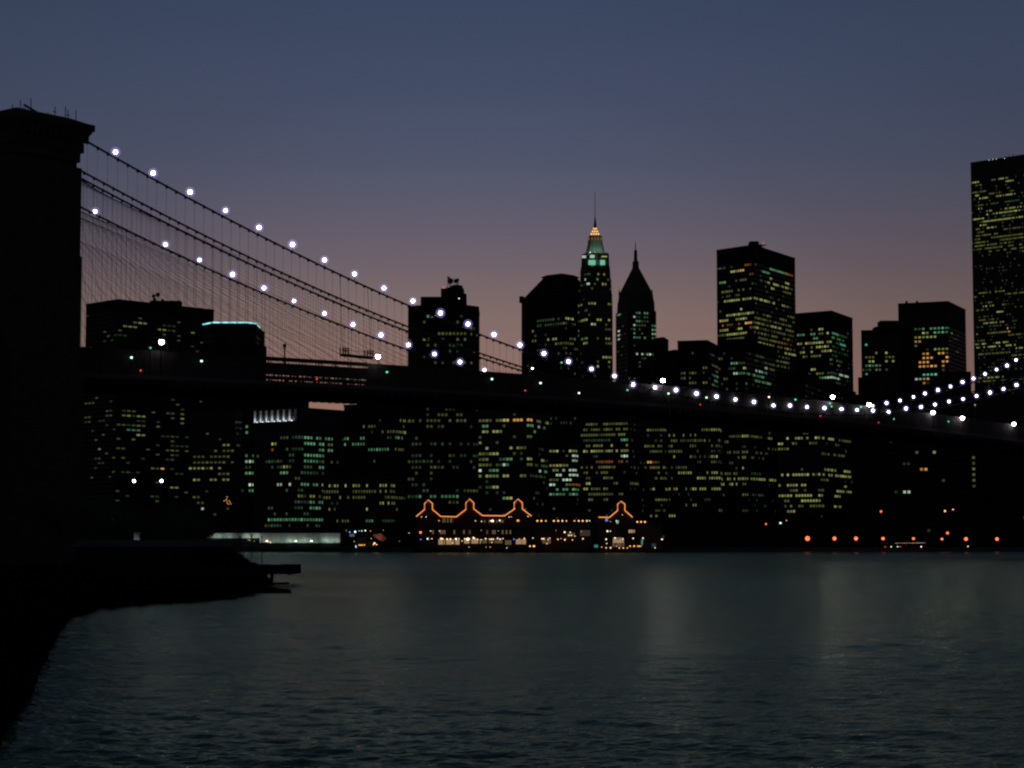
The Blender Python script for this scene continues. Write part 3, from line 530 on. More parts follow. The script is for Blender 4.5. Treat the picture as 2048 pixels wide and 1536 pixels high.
# right cluster
r, f_, z = building('right_hand_tower', 'dark tower with amber dotted windows, left of the gap beside the tallest tower', [(1796, 607), (1896, 602), (1931, 619)], 1850, m='brown', fh=3.9, pitch=3.4, wfrac=.6, faint=.01, skip_top=5, runs=parse([(U7, '495,970-1010,g 490,1050-1290,G,.8 530,1045-1080,Y 530,1145-1320,G,.8 580,965-1150,Y,.8 620,980,O 660,970,G 590,1340-1400,g,.6 690,1140-1260,Y,.9 735,1040-1080,O 732,1205-1230,O 730,1272,y 720,1375,g 772,1050,O 770,1110,O 768,1285,O 788,1025-1080,O,.8 812,1020,O 812,1065,O 812,1225,O 805,1280,O 855,975-1110,O,.7 855,1170,O 855,1230,O 965,1050-1160,T 980,980-1010,w 1015,975-1030,O,.7 1012,1060-1090,O')]))
for x in (1813, 1834): roofblock(r, x - 3, x + 3, 602, z - 1, 1860, 6, 'brown', 'roof_vent', .6, 8)
r, f_, z = building('stepped_setback_building', 'building climbing in setback steps up to the tower with amber dotted windows', [(1722, 664), (1802, 659), (1826, 668)], 1800, m='brown', phi=10, fh=3.8, pitch=2.9, faint=.01, runs=parse([(U7, '658,470,T 740,570-660,Y,.6 775,640-720,y,.7 790,460-520,y 830,430-550,Y,.6 825,600-735,Y,.6 870,470-590,G,.7 912,575-660,y,.7 920,430-520,g,.6 960,472,G')]))
for x0, x1, y in ((1748, 1800, 655), (1758, 1800, 643)):
    roofblock(r, x0, x1, y, z - 1, 1806, 16, 'brown', 'setback_storey')
building('dark_base_building', 'unlit low building filling the foot of the stepped setback building', [(1716, 757), (1760, 754), (1830, 770)], 1500, m='dark', phi=12, windows=False)
building('dark_foreground_roofs', 'unlit roofs filling the space below the amber dotted tower', [(1712, 790), (2090, 788), (2110, 800)], 1420, m='dark', phi=2, fh=4, pitch=3, faint=.002)
building('narrow_dark_block', 'narrow unlit block closing the gap between the amber dotted tower and the tallest tower', [(1900, 745), (1942, 743), (1948, 746)], 1700, m='dark', phi=8, windows=False)
# WTC
r, f_, z = building('tallest_corner_tower', 'tallest tower of all, cut by the right edge, covered in thin yellow window rows', [(1941, 325), (2052, 308), (2075, 312)], 2150, m='grey', fh=3.75, pitch=1.7, wfrac=.8, hfrac=.42, faint=.05, skip_top=5, runs=parse([
 (U8, '468,980-1150,G 530,1110-1160,Y 530,1200-1230,y 545,1000-1050,y 575,1200-1310,Y,.9 605,735-820,Y,.9 650,800-900,y,.5 735>725,860-1100,y,.7 765,1065-1170,Y,.7 760,1200-1320,Y,.7 795,780-840,Y 795,880-930,Y 750,735-800,y 868>862,980-1100,g 860,1180-1430,g 890,810-870,y 945,1190-1430,Y,.7 975,800-860,Y,.8 970,930-1000,Y,.8 1010>1000,1020-1430,Y,.8 1020,940,Y 1055,1050-1430,g,.6 1125>1085,740-1430,Y,.95 1210>1200,840-1060,Y,.8 1235,1160-1430,y,.7 1265,780-880,y 1308,780-980,y,.9 1300,1040-1110,y,.9 1340>1325,1000-1430,y 1360,780-830,y 1380,1110-1430,y 1408,780-910,y 1445,780-870,y 1440,950-1070,y 1440,1180-1250,y,.7 1490,780-1070,y 1480,1110-1150,y 1480,1230-1430,y,.8 1525,1170-1430,y,.6 1535,780-1000,y,.5'),
 (U7, '130>120,1600-1720,y,.8 125,1760-2048,y,.8 170,1560,y 225,1700,y 268>258,1620-1800,Y,.5 260,1830-1860,y 298,1570-1680,y,.6 325,1770-1840,Y,.6 400,1600-1750,y,.6 360,1580-1950,g,.3 432,1640-1840,Y,.6 465,1580-1960,g,.4 540,1575,Y 535,1680-2048,y,.9 520,1870-1960,O,.2 500,1890,O 605,1580-1650,y,.5 632,1570-1660,Y,.7 628,1770-1800,Y 625,1840-1880,Y 668,1580-2048,Y,.6 700,1580-1900,g,.3 740,1580-2048,y,.7 780,1580-2048,g,.35 830,1580-2048,g,.25 880,1600-2048,g,.3 915,1600-1900,g,.3 972,1590-1840,Y,.6 1005,1590-1750,y,.8 1010,1800-2048,g,.4 1060,1600-1800,g,.3 1155,1640-1820,y,.6')]))
for x, y in ((1978, 320), (1985.5, 318.6), (1992.5, 318), (2009, 317)): bulb(r, x, y, 2142, .3, GREENW, 'roof_lamp')
for x, y in ((2012, 311), (2018, 309), (2026, 306)): mast(r, x, 320, y, 2170, .5)

# low dark buildings along the waterfront closing the view to the horizon
for i, (x0, x1, y, D, lab) in enumerate(((505, 618, 799, 1420, 'unlit roof behind the floodlit row of white columns'), (800, 960, 803, 1520, 'unlit block filling the gap behind the green lit and antenna topped towers'), (1925, 2110, 850, 1300, 'unlit block behind the riverside block at far right'), (-60, 205, 782, 1900, 'unlit waterfront block behind the bridge tower'), (150, 400, 1010, 1120, 'low unlit waterfront block below the broad slab at left'), (640, 850, 1046, 1055, 'low unlit shed roof behind the moored ship'),
                            (1270, 1460, 1040, 1050, 'low dark terrace right of the rightmost pier gable'), (1440, 1720, 1040, 1060, 'low dark waterfront row below the yellow gridded building'),
                            (1690, 2110, 1000, 1070, 'dark warehouse row behind the orange quay lamps'))):
    building('waterfront_building', lab, [(x0, y + 3), (x1 - 8, y), (x1, y + 4)], D, m='dark', phi=6, fh=3.4, pitch=2.5, faint=.004)

# ------------------------------------------------------------------ the bridge
TH = 0.8939657; TX, TY = -82.9537, 336.134; BW = 27.12
U = Vector((math.cos(TH), math.sin(TH), 0)); NV = Vector((-math.sin(TH), math.cos(TH), 0)); T0 = Vector((TX, TY, 0))
def BP(s, side, z): return T0 + U * s + NV * side + Vector((0, 0, z))
def onplane(x, y, side):
    a, c, b = ray(x, y); t = (side + T0.dot(NV)) / (a * NV.x + c * NV.y); P = Vector((a * t, c * t, 0))
    return (P - T0).dot(U), CAMH + b * t
nearL = [(231, 304), (306, 346), (380, 384), (451, 421), (518, 455), (585, 489), (649, 520), (709, 548), (768, 576), (826, 602), (881, 626), (936, 648), (988, 669), (1040, 690), (1088, 707), (1137, 723), (1183, 738), (1229, 752), (1266, 769), (1310, 775), (1352, 780), (1393, 787), (1433, 793), (1471, 799), (1508, 804), (1547, 811), (1580, 811), (1614, 814), (1649, 816), (1683, 818), (1714, 820), (1746, 821), (1777, 824), (1812, 817), (1842, 814), (1870, 809), (1898, 803), (1926, 798), (1953, 792), (1980, 785), (2007, 778), (2033, 770)]
farL = [(190, 423), (331, 489), (399, 520), (465, 549), (528, 576), (588, 602), (649, 627), (706, 649), (762, 670), (817, 690), (869, 708), (920, 724), (969, 740), (1725, 819), (1745, 812), (1773, 806), (1800, 801), (1827, 794), (1850, 787), (1876, 780), (1901, 773), (1925, 764), (1947, 757), (1970, 748), (1993, 739), (2014, 731), (2032, 720)]
PN = [onplane(x, y, 0) for x, y in nearL]; PF = [onplane(x, y, BW) for x, y in farL]
LH = 1.0                                             # lamp centre above the cable
def zc(s):                                           # cable height, a shallow curve between the towers
    if s < 0: return 78.8 - .32 * (-s)
    if s > 486: return 78.1 - .32 * (s - 486)
    return -2.6147e-10 * s ** 4 + 2.583e-7 * s ** 3 + 5.8482e-4 * s ** 2 - .317255 * s + 80.219 - 1.15
def zb(s): return 37.8 - 5 * ((s - 270) / 270) ** 2 if s > 0 else 32.8 + s * .03
HT = 5.5
bridge = thing('suspension_bridge', 'long stone towered suspension bridge with light strung cables crossing the river', 'bridge', BP(0, BW / 2, 0))
_BP = BP
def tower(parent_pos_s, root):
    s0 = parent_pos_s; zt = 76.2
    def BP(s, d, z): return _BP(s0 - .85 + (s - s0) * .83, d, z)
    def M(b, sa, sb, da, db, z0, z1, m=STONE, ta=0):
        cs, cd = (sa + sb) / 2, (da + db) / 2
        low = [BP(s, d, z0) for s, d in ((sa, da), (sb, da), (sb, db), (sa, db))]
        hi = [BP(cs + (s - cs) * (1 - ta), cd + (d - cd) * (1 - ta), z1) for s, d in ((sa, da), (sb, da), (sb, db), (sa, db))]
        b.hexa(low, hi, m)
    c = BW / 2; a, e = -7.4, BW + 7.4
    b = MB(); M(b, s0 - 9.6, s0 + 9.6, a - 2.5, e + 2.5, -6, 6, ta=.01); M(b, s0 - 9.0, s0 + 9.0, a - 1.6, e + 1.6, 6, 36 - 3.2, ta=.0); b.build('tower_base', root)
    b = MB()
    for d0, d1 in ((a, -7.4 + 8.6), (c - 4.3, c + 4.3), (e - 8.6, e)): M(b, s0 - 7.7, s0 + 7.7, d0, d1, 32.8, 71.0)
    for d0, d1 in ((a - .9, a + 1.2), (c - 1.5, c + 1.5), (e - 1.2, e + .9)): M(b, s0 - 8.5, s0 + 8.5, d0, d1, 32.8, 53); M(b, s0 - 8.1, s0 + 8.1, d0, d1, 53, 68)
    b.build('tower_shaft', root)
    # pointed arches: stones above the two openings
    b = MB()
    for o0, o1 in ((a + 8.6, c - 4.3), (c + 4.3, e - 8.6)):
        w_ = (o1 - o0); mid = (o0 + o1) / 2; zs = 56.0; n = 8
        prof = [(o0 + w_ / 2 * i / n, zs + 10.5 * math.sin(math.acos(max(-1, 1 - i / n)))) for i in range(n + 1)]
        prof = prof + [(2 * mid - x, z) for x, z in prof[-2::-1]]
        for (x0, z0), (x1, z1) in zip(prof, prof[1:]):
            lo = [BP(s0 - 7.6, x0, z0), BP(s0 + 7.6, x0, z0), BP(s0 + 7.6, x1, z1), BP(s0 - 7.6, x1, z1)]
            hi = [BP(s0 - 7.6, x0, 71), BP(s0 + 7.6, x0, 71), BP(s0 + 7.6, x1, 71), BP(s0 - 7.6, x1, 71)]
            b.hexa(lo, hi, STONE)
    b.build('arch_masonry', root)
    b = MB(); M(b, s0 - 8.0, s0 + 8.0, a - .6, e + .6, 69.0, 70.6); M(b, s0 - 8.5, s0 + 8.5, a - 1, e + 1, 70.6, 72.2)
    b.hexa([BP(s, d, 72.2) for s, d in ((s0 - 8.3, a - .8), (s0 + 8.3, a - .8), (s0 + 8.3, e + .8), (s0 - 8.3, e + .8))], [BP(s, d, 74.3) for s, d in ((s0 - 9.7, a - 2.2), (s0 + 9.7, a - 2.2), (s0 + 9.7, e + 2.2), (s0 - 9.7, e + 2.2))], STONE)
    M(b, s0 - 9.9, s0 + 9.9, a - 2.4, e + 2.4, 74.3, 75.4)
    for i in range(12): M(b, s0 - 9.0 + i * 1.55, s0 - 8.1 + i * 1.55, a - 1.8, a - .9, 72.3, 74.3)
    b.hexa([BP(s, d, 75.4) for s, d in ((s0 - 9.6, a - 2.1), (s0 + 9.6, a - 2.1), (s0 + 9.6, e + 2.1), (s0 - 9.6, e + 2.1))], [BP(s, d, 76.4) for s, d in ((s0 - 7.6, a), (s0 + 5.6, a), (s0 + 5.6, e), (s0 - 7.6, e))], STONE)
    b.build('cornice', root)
    b = MB()
    for i in range(15):
        s = s0 - 8.5 + i * 1.15 + rnd.uniform(-.3, .3); d = a - 1 + rnd.uniform(0, 3); z = 75.9
        h = rnd.choice((.7, .9, 1.2, 2.2, 1.6)); b.tube([BP(s, d, z - .3), BP(s + rnd.uniform(-.15, .15), d, z + h)], .07, STEEL, 4)
        if rnd.random() < .4: b.tube([BP(s - .5, d, z + h * .6), BP(s + .5, d, z + h * .6)], .06, STEEL, 4)
    b.build('rooftop_railing', root, 'stuff')
    b = MB()
    for k in range(5):
        M(b, s0 + 7.6, s0 + 8.9 - .25 * abs(k - 2), a + .6 + k * .3, a + 1.8 + k * .2, 66.2 - k * .9, 66.9 - k * .9)
    b.build('saddle_brackets', root)
tower(0, bridge)
sides = [0, BW / 2 - 1.5, BW / 2 + 1.5, BW]
for sd_ in sides:
    b = MB(); b.tube([BP(s, sd_, zc(s)) for s in [0, 3] + list(range(6, 487, 6)) + [500, 530, 560]], .19, CABLE, 6); b.build('main_cable', bridge, smooth=True)
# cable bands (clamps), deck, trusses
b = MB()
for sd_ in sides:
    for i in range(4, 212):
        s = i * 2.29; z = zc(s); b.box(-.10, .10, -.2, .2, -.42, .2, CABLE, Matrix.Translation(BP(s, sd_, z)) @ Matrix.Rotation(TH, 4, 'Z'))
b.build('cable_bands', bridge, 'stuff')
def zdeck(s): return zb(s) + 1.1
n_ind = 0; rest = MB()
cyl = MB(); cyl.tube([(0, 0, 0), (0, 0, 1)], .021, CABLE, 4, cap=False)
cme = bpy.data.meshes.new('suspender'); cme.from_pydata(cyl.v, [], cyl.f); cme.materials.append(CABLE)
for i in range(5, 212):
    s = i * 2.29
    for q, sd_ in enumerate(sides):
        z0, z1 = zb(s) + (HT if q in (1, 2) else .6), zc(s)
        if z1 - z0 < .6: continue
        if n_ind < 300 and s < 180:
            n_ind += 1; o = place('suspender', cme, BP(s, sd_, z0), bridge); o.scale = (1, 1, z1 - z0)
        else: rest.tube([BP(s, sd_, z0), BP(s, sd_, z1)], .021, CABLE, 4, cap=False)
rest.build('suspenders', bridge, 'stuff')
for sd_ in sides:                                    # diagonal stays fanning from the towers
    for j in range(28):
        s1 = 12 + j * 4.58; zj = min(72.2 - j * .16, zc(8.4) - 1)
        b = MB(); b.tube([BP(8.4, sd_, 72.2 - j * .16), BP(s1, sd_, zb(s1) + 3.8)], .024, CABLE, 4, cap=False)
        b.build('diagonal_stay', bridge)
P = 2.29
for q, sd_ in enumerate((.9, BW * .28, BW / 2 - 2.4, BW / 2 + 2.4, BW * .72, BW - .9)):
    top, bot, web = MB(), MB(), MB()
    ss = [-60 + i * P * 2 for i in range(int(640 / (P * 2)))]
    ht = HT if q in (0, 2, 3, 5) else HT * .62
    for a_, c_ in zip(ss, ss[1:]):
        for (mb, dz, th) in ((top, ht, .55), (bot, 0, .6)):
            za, zc_ = zb(a_) + dz, zb(c_) + dz
            mb.hexa([BP(a_, sd_ - .2, za - th), BP(c_, sd_ - .2, zc_ - th), BP(c_, sd_ + .2, zc_ - th), BP(a_, sd_ + .2, za - th)],
                    [BP(a_, sd_ - .2, za), BP(c_, sd_ - .2, zc_), BP(c_, sd_ + .2, zc_), BP(a_, sd_ + .2, za)], STEEL)
        web.tube([BP(a_, sd_, zb(a_)), BP(a_, sd_, zb(a_) + ht)], .13, STEEL, 4, cap=False)
        web.tube([BP(a_, sd_ + .05, zb(a_)), BP(c_, sd_ + .05, zb(c_) + ht)], .09, STEEL, 4, cap=False)
        web.tube([BP(a_, sd_ - .05, zb(a_) + ht), BP(c_, sd_ - .05, zb(c_))], .09, STEEL, 4, cap=False)
        if q in (0, 5):
            for hh in (.34, .5): web.tube([BP(a_, sd_, zb(a_) + ht * hh), BP(c_, sd_, zb(c_) + ht * hh)], .12, STEEL, 4, cap=False)
    if q == 0:
        for a_, c_ in zip(ss, ss[1:]):
            def plate(z0_, z1_, nm, d=.48):
                mb = MB(); mb.hexa([BP(a_ + .03, d, zb(a_) + z0_), BP(c_ - .03, d, zb(c_) + z0_), BP(c_ - .03, d + .08, zb(c_) + z0_), BP(a_ + .03, d + .08, zb(a_) + z0_)], [BP(a_ + .03, d, zb(a_) + z1_), BP(c_ - .03, d, zb(c_) + z1_), BP(c_ - .03, d + .08, zb(c_) + z1_), BP(a_ + .03, d + .08, zb(a_) + z1_)], STEEL); mb.build(nm, bridge)
            if 52 < a_ < 86: plate(-.2, .85, 'side_screen'); plate(2.15, 4.25, 'side_screen'); plate(4.8, 5.6, 'side_screen')
            else: plate(-.2, 5.5, 'side_screen')
    top.build('truss_top_chord', bridge); bot.build('truss_bottom_chord', bridge); web.build('truss_web', bridge, 'stuff')
b = MB(); ss = [-60 + i * 8 for i in range(82)]
for a_, c_ in zip(ss, ss[1:]):
    b.hexa([BP(a_, .3, zb(a_) + .2), BP(c_, .3, zb(c_) + .2), BP(c_, BW - .3, zb(c_) + .2), BP(a_, BW - .3, zb(a_) + .2)], [BP(a_, .3, zb(a_) + 1.0), BP(c_, .3, zb(c_) + 1.0), BP(c_, BW - .3, zb(c_) + 1.0), BP(a_, BW - .3, zb(a_) + 1.0)], ASPH)
b.build('roadway', bridge)
b = MB()
for i in range(int(640 / P)):
    s = -60 + i * P; b.box(-.15, .15, 0, BW, -1.0, .2, STEEL, Matrix.Translation(BP(s, 0, zb(s))) @ Matrix.Rotation(TH, 4, 'Z'))
b.build('floor_beams', bridge, 'stuff')
b = MB()
for a_, c_ in zip(ss, ss[1:]):
    if a_ < 0: continue
    b.hexa([BP(a_, BW / 2 - 2.2, zb(a_) + 5.0), BP(c_, BW / 2 - 2.2, zb(c_) + 5.0), BP(c_, BW / 2 + 2.2, zb(c_) + 5.0), BP(a_, BW / 2 + 2.2, zb(a_) + 5.0)], [BP(a_, BW / 2 - 2.2, zb(a_) + 5.3), BP(c_, BW / 2 - 2.2, zb(c_) + 5.3), BP(c_, BW / 2 + 2.2, zb(c_) + 5.3), BP(a_, BW / 2 + 2.2, zb(a_) + 5.3)], WOOD)
    for d in (-2.2, 2.2): b.tube([BP(a_, BW / 2 + d, zb(a_) + 6.5), BP(c_, BW / 2 + d, zb(c_) + 6.5)], .05, STEEL, 4)
b.build('promenade', bridge)
# necklace lamps
def halo(name, col, st):                             # emissive volume added round each lamp to imitate bloom
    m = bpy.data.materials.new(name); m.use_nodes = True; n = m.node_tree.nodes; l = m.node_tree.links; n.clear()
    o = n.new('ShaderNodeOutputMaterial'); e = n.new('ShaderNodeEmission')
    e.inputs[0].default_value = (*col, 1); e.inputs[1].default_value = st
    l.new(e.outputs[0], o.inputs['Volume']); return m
HALO_GLOW = halo('violet_halo_glow', (.34, .26, .85), .30)
def necklace(lst, side):
    for (s, z) in lst:
        o = place('cable_lamp', globe(WHITE), BP(s, side, z), bridge, .36 * rnd.uniform(.85, 1.12))
        h = bpy.data.objects.new('lamp_halo', globe(HALO_GLOW)); COL.objects.link(h); h.parent = o; h.scale = (2.7,) * 3
        b = MB(); b.tube([BP(s, side, min(z - .4, zc(s))), BP(s, side, z)], .06, STEEL, 5); b.build('lamp_stem', o) if False else None
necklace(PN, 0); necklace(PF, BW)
b = MB()
for lst, side in ((PN, 0), (PF, BW)):
    for s, z in lst: b.tube([BP(s, side, zc(s) if zc(s) < z else z - .8), BP(s, side, z)], .06, STEEL, 5)
b.build('lamp_stems', bridge, 'stuff')

# street lamps and signals on the deck
def street_lamp(x, y, side, m, r_, label, arm=0, name='street_lamp', group='lamps along the bridge deck', cat='street lamp'):
    s, z = onplane(x, y, side); z0 = min(zdeck(s), z - 1.5)
    base_ = BP(s, side, z0); root = thing(name, label, cat, base_, group)
    b = MB(); b.tube([base_, BP(s, side, z - .1)], .12, STEEL, 6, r2=.07); b.build('pole', root)
    b = MB(); b.tube([BP(s, side, z + r_ * .7), BP(s, side, z + r_ * 1.1)], r_ * .9, STEEL, 8, r2=r_ * .3); b.build('lamp_cap', root)
    place('lamp_globe', globe(m), BP(s, side, z), root, r_)
for x, y, lab in ((323, 684, 'violet white deck lamp nearest the stone bridge tower'), (756, 713, 'violet white deck lamp beside the hanging work platform'), (1326, 761, 'large violet white deck lamp near the middle of the bridge'),
                  (1665, 794, 'violet white deck lamp standing above the lamp chain before its lowest point'), (1738, 809, 'violet white deck lamp crowded among the crossing lamp chains'), (1866, 825, 'violet white deck lamp just below the right hand lamp chain'),
                  (1925, 836, 'violet white deck lamp second from the right edge, below the chains'), (2028, 848, 'brightest white deck lamp at the right edge below the chains')):
    street_lamp(x, y, -.4, lampmat('brightest_violet_lamp_glow', (1.0, .88, 1.0), 130) if x in (1326, 1665) else VIOLET, .44 if x < 1700 else .55, lab)
for x, y, m, r_, lab in ((263, 715, GREENW, .3, 'small green white deck light left of the nearest violet lamp'), (403, 722, GREENW, .3, 'small green white deck light under the cyan roofline'), (774, 744, GREEN, .3, 'small green deck light below the hanging platform'),
                  (301, 696, GREEN, .2, 'faint green deck light beside the nearest violet lamp'), (984, 758, GREENW, .33, 'green white deck light right of the antenna topped tower'), (1065, 737, WHITE, .22, 'small white light at the foot of the mansard roofed skyscraper'), (1158, 786, WARMW, .3, 'lone white deck light under the golden lantern tower'),
                  (1081, 766, GREENW, .34, 'green white deck light right of a darker stretch'), (1123, 725, GREEN, .25, 'tiny green light between two chain lamps'), (1255, 780, GREEN, .28, 'green deck light left of the middle of the bridge'), (1337, 787, GREENW, .33, 'green white deck light below the large violet lamp'),
                  (1413, 795, GREENW, .33, 'green white deck light between chain lamps in front of the stepped block'), (1538, 794, WARMW, .33, 'yellowish deck light above the chain'), (1591, 799, GREEN, .35, 'green deck light above the chain right of a yellowish one'), (1660, 807, GREEN, .35, 'green deck light directly under a violet lamp'),
                  (1663, 813, GREEN, .3, 'second green deck light directly under a violet lamp'), (1722, 814, GREEN, .4, 'green deck light among the crossing chains'), (1897, 843, GREEN, .3, 'green deck light below the right hand chain'), (1950, 810, GREEN, .25, 'faint green deck light between the chains at right'), (1788, 838, GREEN, .25, 'faint green light low on the deck at right')):
    street_lamp(x, y, -.45, m, r_ * .72, lab, name='deck_light', group='small lights on the bridge deck', cat='light')
for x, y, lab in ((281, 741, 'red tail light left on the deck beside the stone tower'), (633, 758, 'red light glowing inside the open truss'), (1050, 781, 'red light on the deck under the mansard roofed skyscraper'), (1400, 809, 'red light low on the deck in mid span'), (1640, 832, 'dim red light below the chain at right'), (1757, 845, 'red light hanging under the lowest part of the chains')):
    s, z = onplane(x, y, -.2); root = thing('red_signal_light', lab, 'light', BP(s, -.2, z), 'red lights on the bridge')
    place('lens', globe(RED), BP(s, -.25, z), root, .16); b = MB(); b.box(-.3, .3, 0, .35, -.32, .32, STEEL, Matrix.Translation(BP(s, -.15, z)) @ Matrix.Rotation(TH, 4, 'Z')); b.build('housing', root)
# hanging work platform above the deck and the finial pole
s0, z0 = onplane(683, 710, -1.0); s1, z1 = onplane(743, 711, -1.0); zz = (z0 + z1) / 2
root = thing('hanging_work_platform', 'long slim work platform hanging above the deck, railed at both ends', 'work platform', BP(s0, -1, zz))
b = MB(); b.hexa([BP(s0, -1.5, zz - .5), BP(s1, -1.5, zz - .5), BP(s1, -.5, zz - .5), BP(s0, -.5, zz - .5)], [BP(s0, -1.5, zz), BP(s1, -1.5, zz), BP(s1, -.5, zz), BP(s0, -.5, zz)], STEEL); b.build('floor', root)
for e in (0, 1):
    b = MB(); sa = s0 if e == 0 else s1 - 1.6
    for k in range(3):
        for d in (-1.4, -.6): b.tube([BP(sa + k * .8, d, zz), BP(sa + k * .8, d, zz + 1.25 - .2 * (k % 2))], .12, STEEL, 4)
    for h in (.6, 1.1): b.tube([BP(sa, -1.4, zz + h), BP(sa + 1.6, -1.4, zz + h)], .11, STEEL, 4)
    b.build('end_railing', root)
b = MB()
for s in (s0 + .3, s1 - .3): b.tube([BP(s, -1.0, zz), BP(s, -.1, zc(s))], .04, CABLE, 4)
b.build('hanger_rope', root)
b = MB(); b.tube([BP(s0, -1.45, zz + .75), BP(s1, -1.45, zz + .75)], .04, STEEL, 4); b.build('side_rail', root)
s0, z0 = onplane(569, 715, 2); s1, z1 = onplane(569, 686, 2)
root = thing('finial_pole', 'thin pole with a small ornament above the deck, left of the work platform', 'pole', BP(s0, 2, z0 - 2))
b = MB(); b.tube([BP(s0, 2, z0 - 3), BP(s0, 2, z1 - .6)], .15, STEEL, 5); b.build('shaft', root)
b = MB(); b.ball(BP(s0, 2, z1 - .5), .4, STEEL); b.tube([BP(s0, 2, z1 - .5), BP(s0, 2, z1 + .3)], .1, STEEL, 5, r2=.02); b.tube([BP(s0 - .5, 2, z1 - 1), BP(s0 + .5, 2, z1 - 1)], .08, STEEL, 4); b.build('ornament', root)

# ------------------------------------------------------------------ far waterfront: gabled pier hall
PX = (820, 960, 3.938)
def zp(x, y): return PX[0] + x / PX[2], PX[1] + y / PX[2]
PD = 930
def hall(name, label, outline, x0, x1, gables, ycrest=None):
    """outline in enlarged-view coordinates follows eaves, gables and roof monitors; each gable runs back as a roof"""
    a = pt(*zp(x0, 540), PD); c = pt(*zp(x1, 540), PD)
    root = thing(name, label, 'pier hall', ((a.x + c.x) / 2, PD, 1.0))
    pts = [pt(*zp(x, y), PD) for x, y in outline]
    ze = min(p.z for p in pts)
    b = MB(); M = mat('pier_cladding', (.05, .03, .025), .8, scale=.4); b.box(a.x, c.x, PD, PD + 55, .5, ze - .3, M); b.build('hall_walls', root)
    b = MB()
    for g in gables:
        pr = [pt(*zp(x, y), PD) for x, y in g]
        cx_ = (pr[0].x + pr[-1].x) / 2
        F_ = [(p.x, PD + .2, p.z - .25) for p in pr]; B_ = [(p.x, PD + 50, p.z - .25) for p in pr]
        n = len(F_); i = len(b.v); b.v += F_ + B_; k = b.mi(M)
        b.f.append(tuple(i + j for j in range(n))); b.m.append(k); b.f.append(tuple(i + n + j for j in reversed(range(n)))); b.m.append(k)
        for j in range(n):
            q = (j + 1) % n; b.f.append((i + j, i + n + j, i + n + q, i + q)); b.m.append(k)
    b.build('gable_roofs', root)
    b = MB(); b.tube([(p.x, PD - .35, p.z) for p in pts], .20, ORANGE, 6); b.build('rope_light', root)
    for fl in range(3):
        zf = 1.2 + fl * (ze - 1.5) / 3
        b = MB(); b.box(a.x - .5, c.x + .5, PD - 2.6, PD, zf, zf + .35, WOOD)
        n = int((c.x - a.x) / 4)
        for j in range(n + 1): b.box(a.x + j * (c.x - a.x) / n - .12, a.x + j * (c.x - a.x) / n + .12, PD - 2.5, PD - 2.25, zf + .35, zf + (ze - 1.5) / 3, WOOD)
        b.tube([(a.x, PD - 2.5, zf + 1.4), (c.x, PD - 2.5, zf + 1.4)], .05, STEEL, 4); b.build('gallery', root)
    return root, a, c, ze
G1 = [[(50, 287), (115, 232), (115, 185), (145, 158), (177, 185), (177, 232), (243, 287)], [(365, 290), (440, 232), (440, 180), (470, 150), (502, 180), (502, 228), (572, 280)], [(745, 282), (820, 230), (820, 180), (852, 150), (885, 180), (885, 228), (957, 285)]]
r, a, c, ze = hall('gabled_pier_hall', 'long pier hall with three gables outlined in orange rope light', G1[0] + G1[1] + G1[2], 60, 950, G1)
def glints(root, items, D=PD - 2.9):
    for it in items:
        x, y, m, rr = it
        X, Y = zp(x, y); place('wall_lamp', globe(m), pt(X, Y, D), root, rr)
glints(r, [(90, 290, WARMW, .16), (127, 291, WARMW, .16), (83, 413, SODIUM, .5), (85, 468, BLUE, .2), (650, 322, WARMW, .5), (636, 322, WARM, .3), (707, 318, WARMW, .3), (850, 318, AMBER, .3), (857, 322, RED, .25), (515, 322, WARM, .2), (563, 326, WARM, .2), (780, 292, WARM, .2), (797, 290, WARM, .16), (825, 226, WARM, .14), (930, 287, WARMW, .18), (228, 320, AMBER, .2), (163, 402, WARM, .2), (233, 402, WARM, .2), (138, 463, WARMW, .32), (150, 468, BLUE, .16), (172, 463, WARM, .22), (560, 396, WARM, .1), (695, 400, WARM, .1),
           (245, 462, WARM, .42), (257, 463, WARM, .3), (292, 466, WARM, .36), (318, 466, WARM, .36), (362, 464, WARMW, .4), (385, 462, WARM, .2), (432, 464, WARM, .3), (455, 466, WARMW, .62), (468, 464, AMBER, .3), (500, 456, WARM, .42), (510, 462, WARM, .26), (532, 468, WARM, .26), (562, 470, WARM, .2), (596, 462, WARMW, .26), (625, 466, WARM, .2), (640, 467, WARM, .34), (655, 466, WARM, .3), (690, 460, WARMW, .26), (710, 466, WARM, .3), (732, 462, WARM, .22), (818, 466, BLUE, .22), (860, 464, AMBER, .2), (885, 468, RED, .16), (900, 462, AMBER, .34), (335, 495, WARM, .2), (410, 480, WARM, .2), (465, 528, WARM, .14), (600, 528, AMBER, .14), (632, 528, AMBER, .16), (645, 492, WARM, .2), (762, 535, WARMW, .16), (968, 457, WARMW, .2), (945, 521, AMBER, .34), (975, 521, AMBER, .42), (980, 521, AMBER, .3)])
shopw = lampmat('warm_shop_glass', (1.0, .62, .34), .45, sample=False); shopd = lampmat('dim_shop_glass', (1.0, .62, .34), .13, sample=False)
def panes(root, x0, x1, y0, y1, m, n, pr=1.0, nm='shop_window', D=PD - .15):
    for j in range(n):
        if rnd.random() > pr: continue
        xa = x0 + (x1 - x0) * j / n; xb = x0 + (x1 - x0) * (j + .72) / n
        p = pt(*zp(xa, y1), D); q = pt(*zp(xb, y0), D); b = MB(); b.box(p.x, q.x, D, D + .1, p.z, q.z, m); b.build(nm, root)
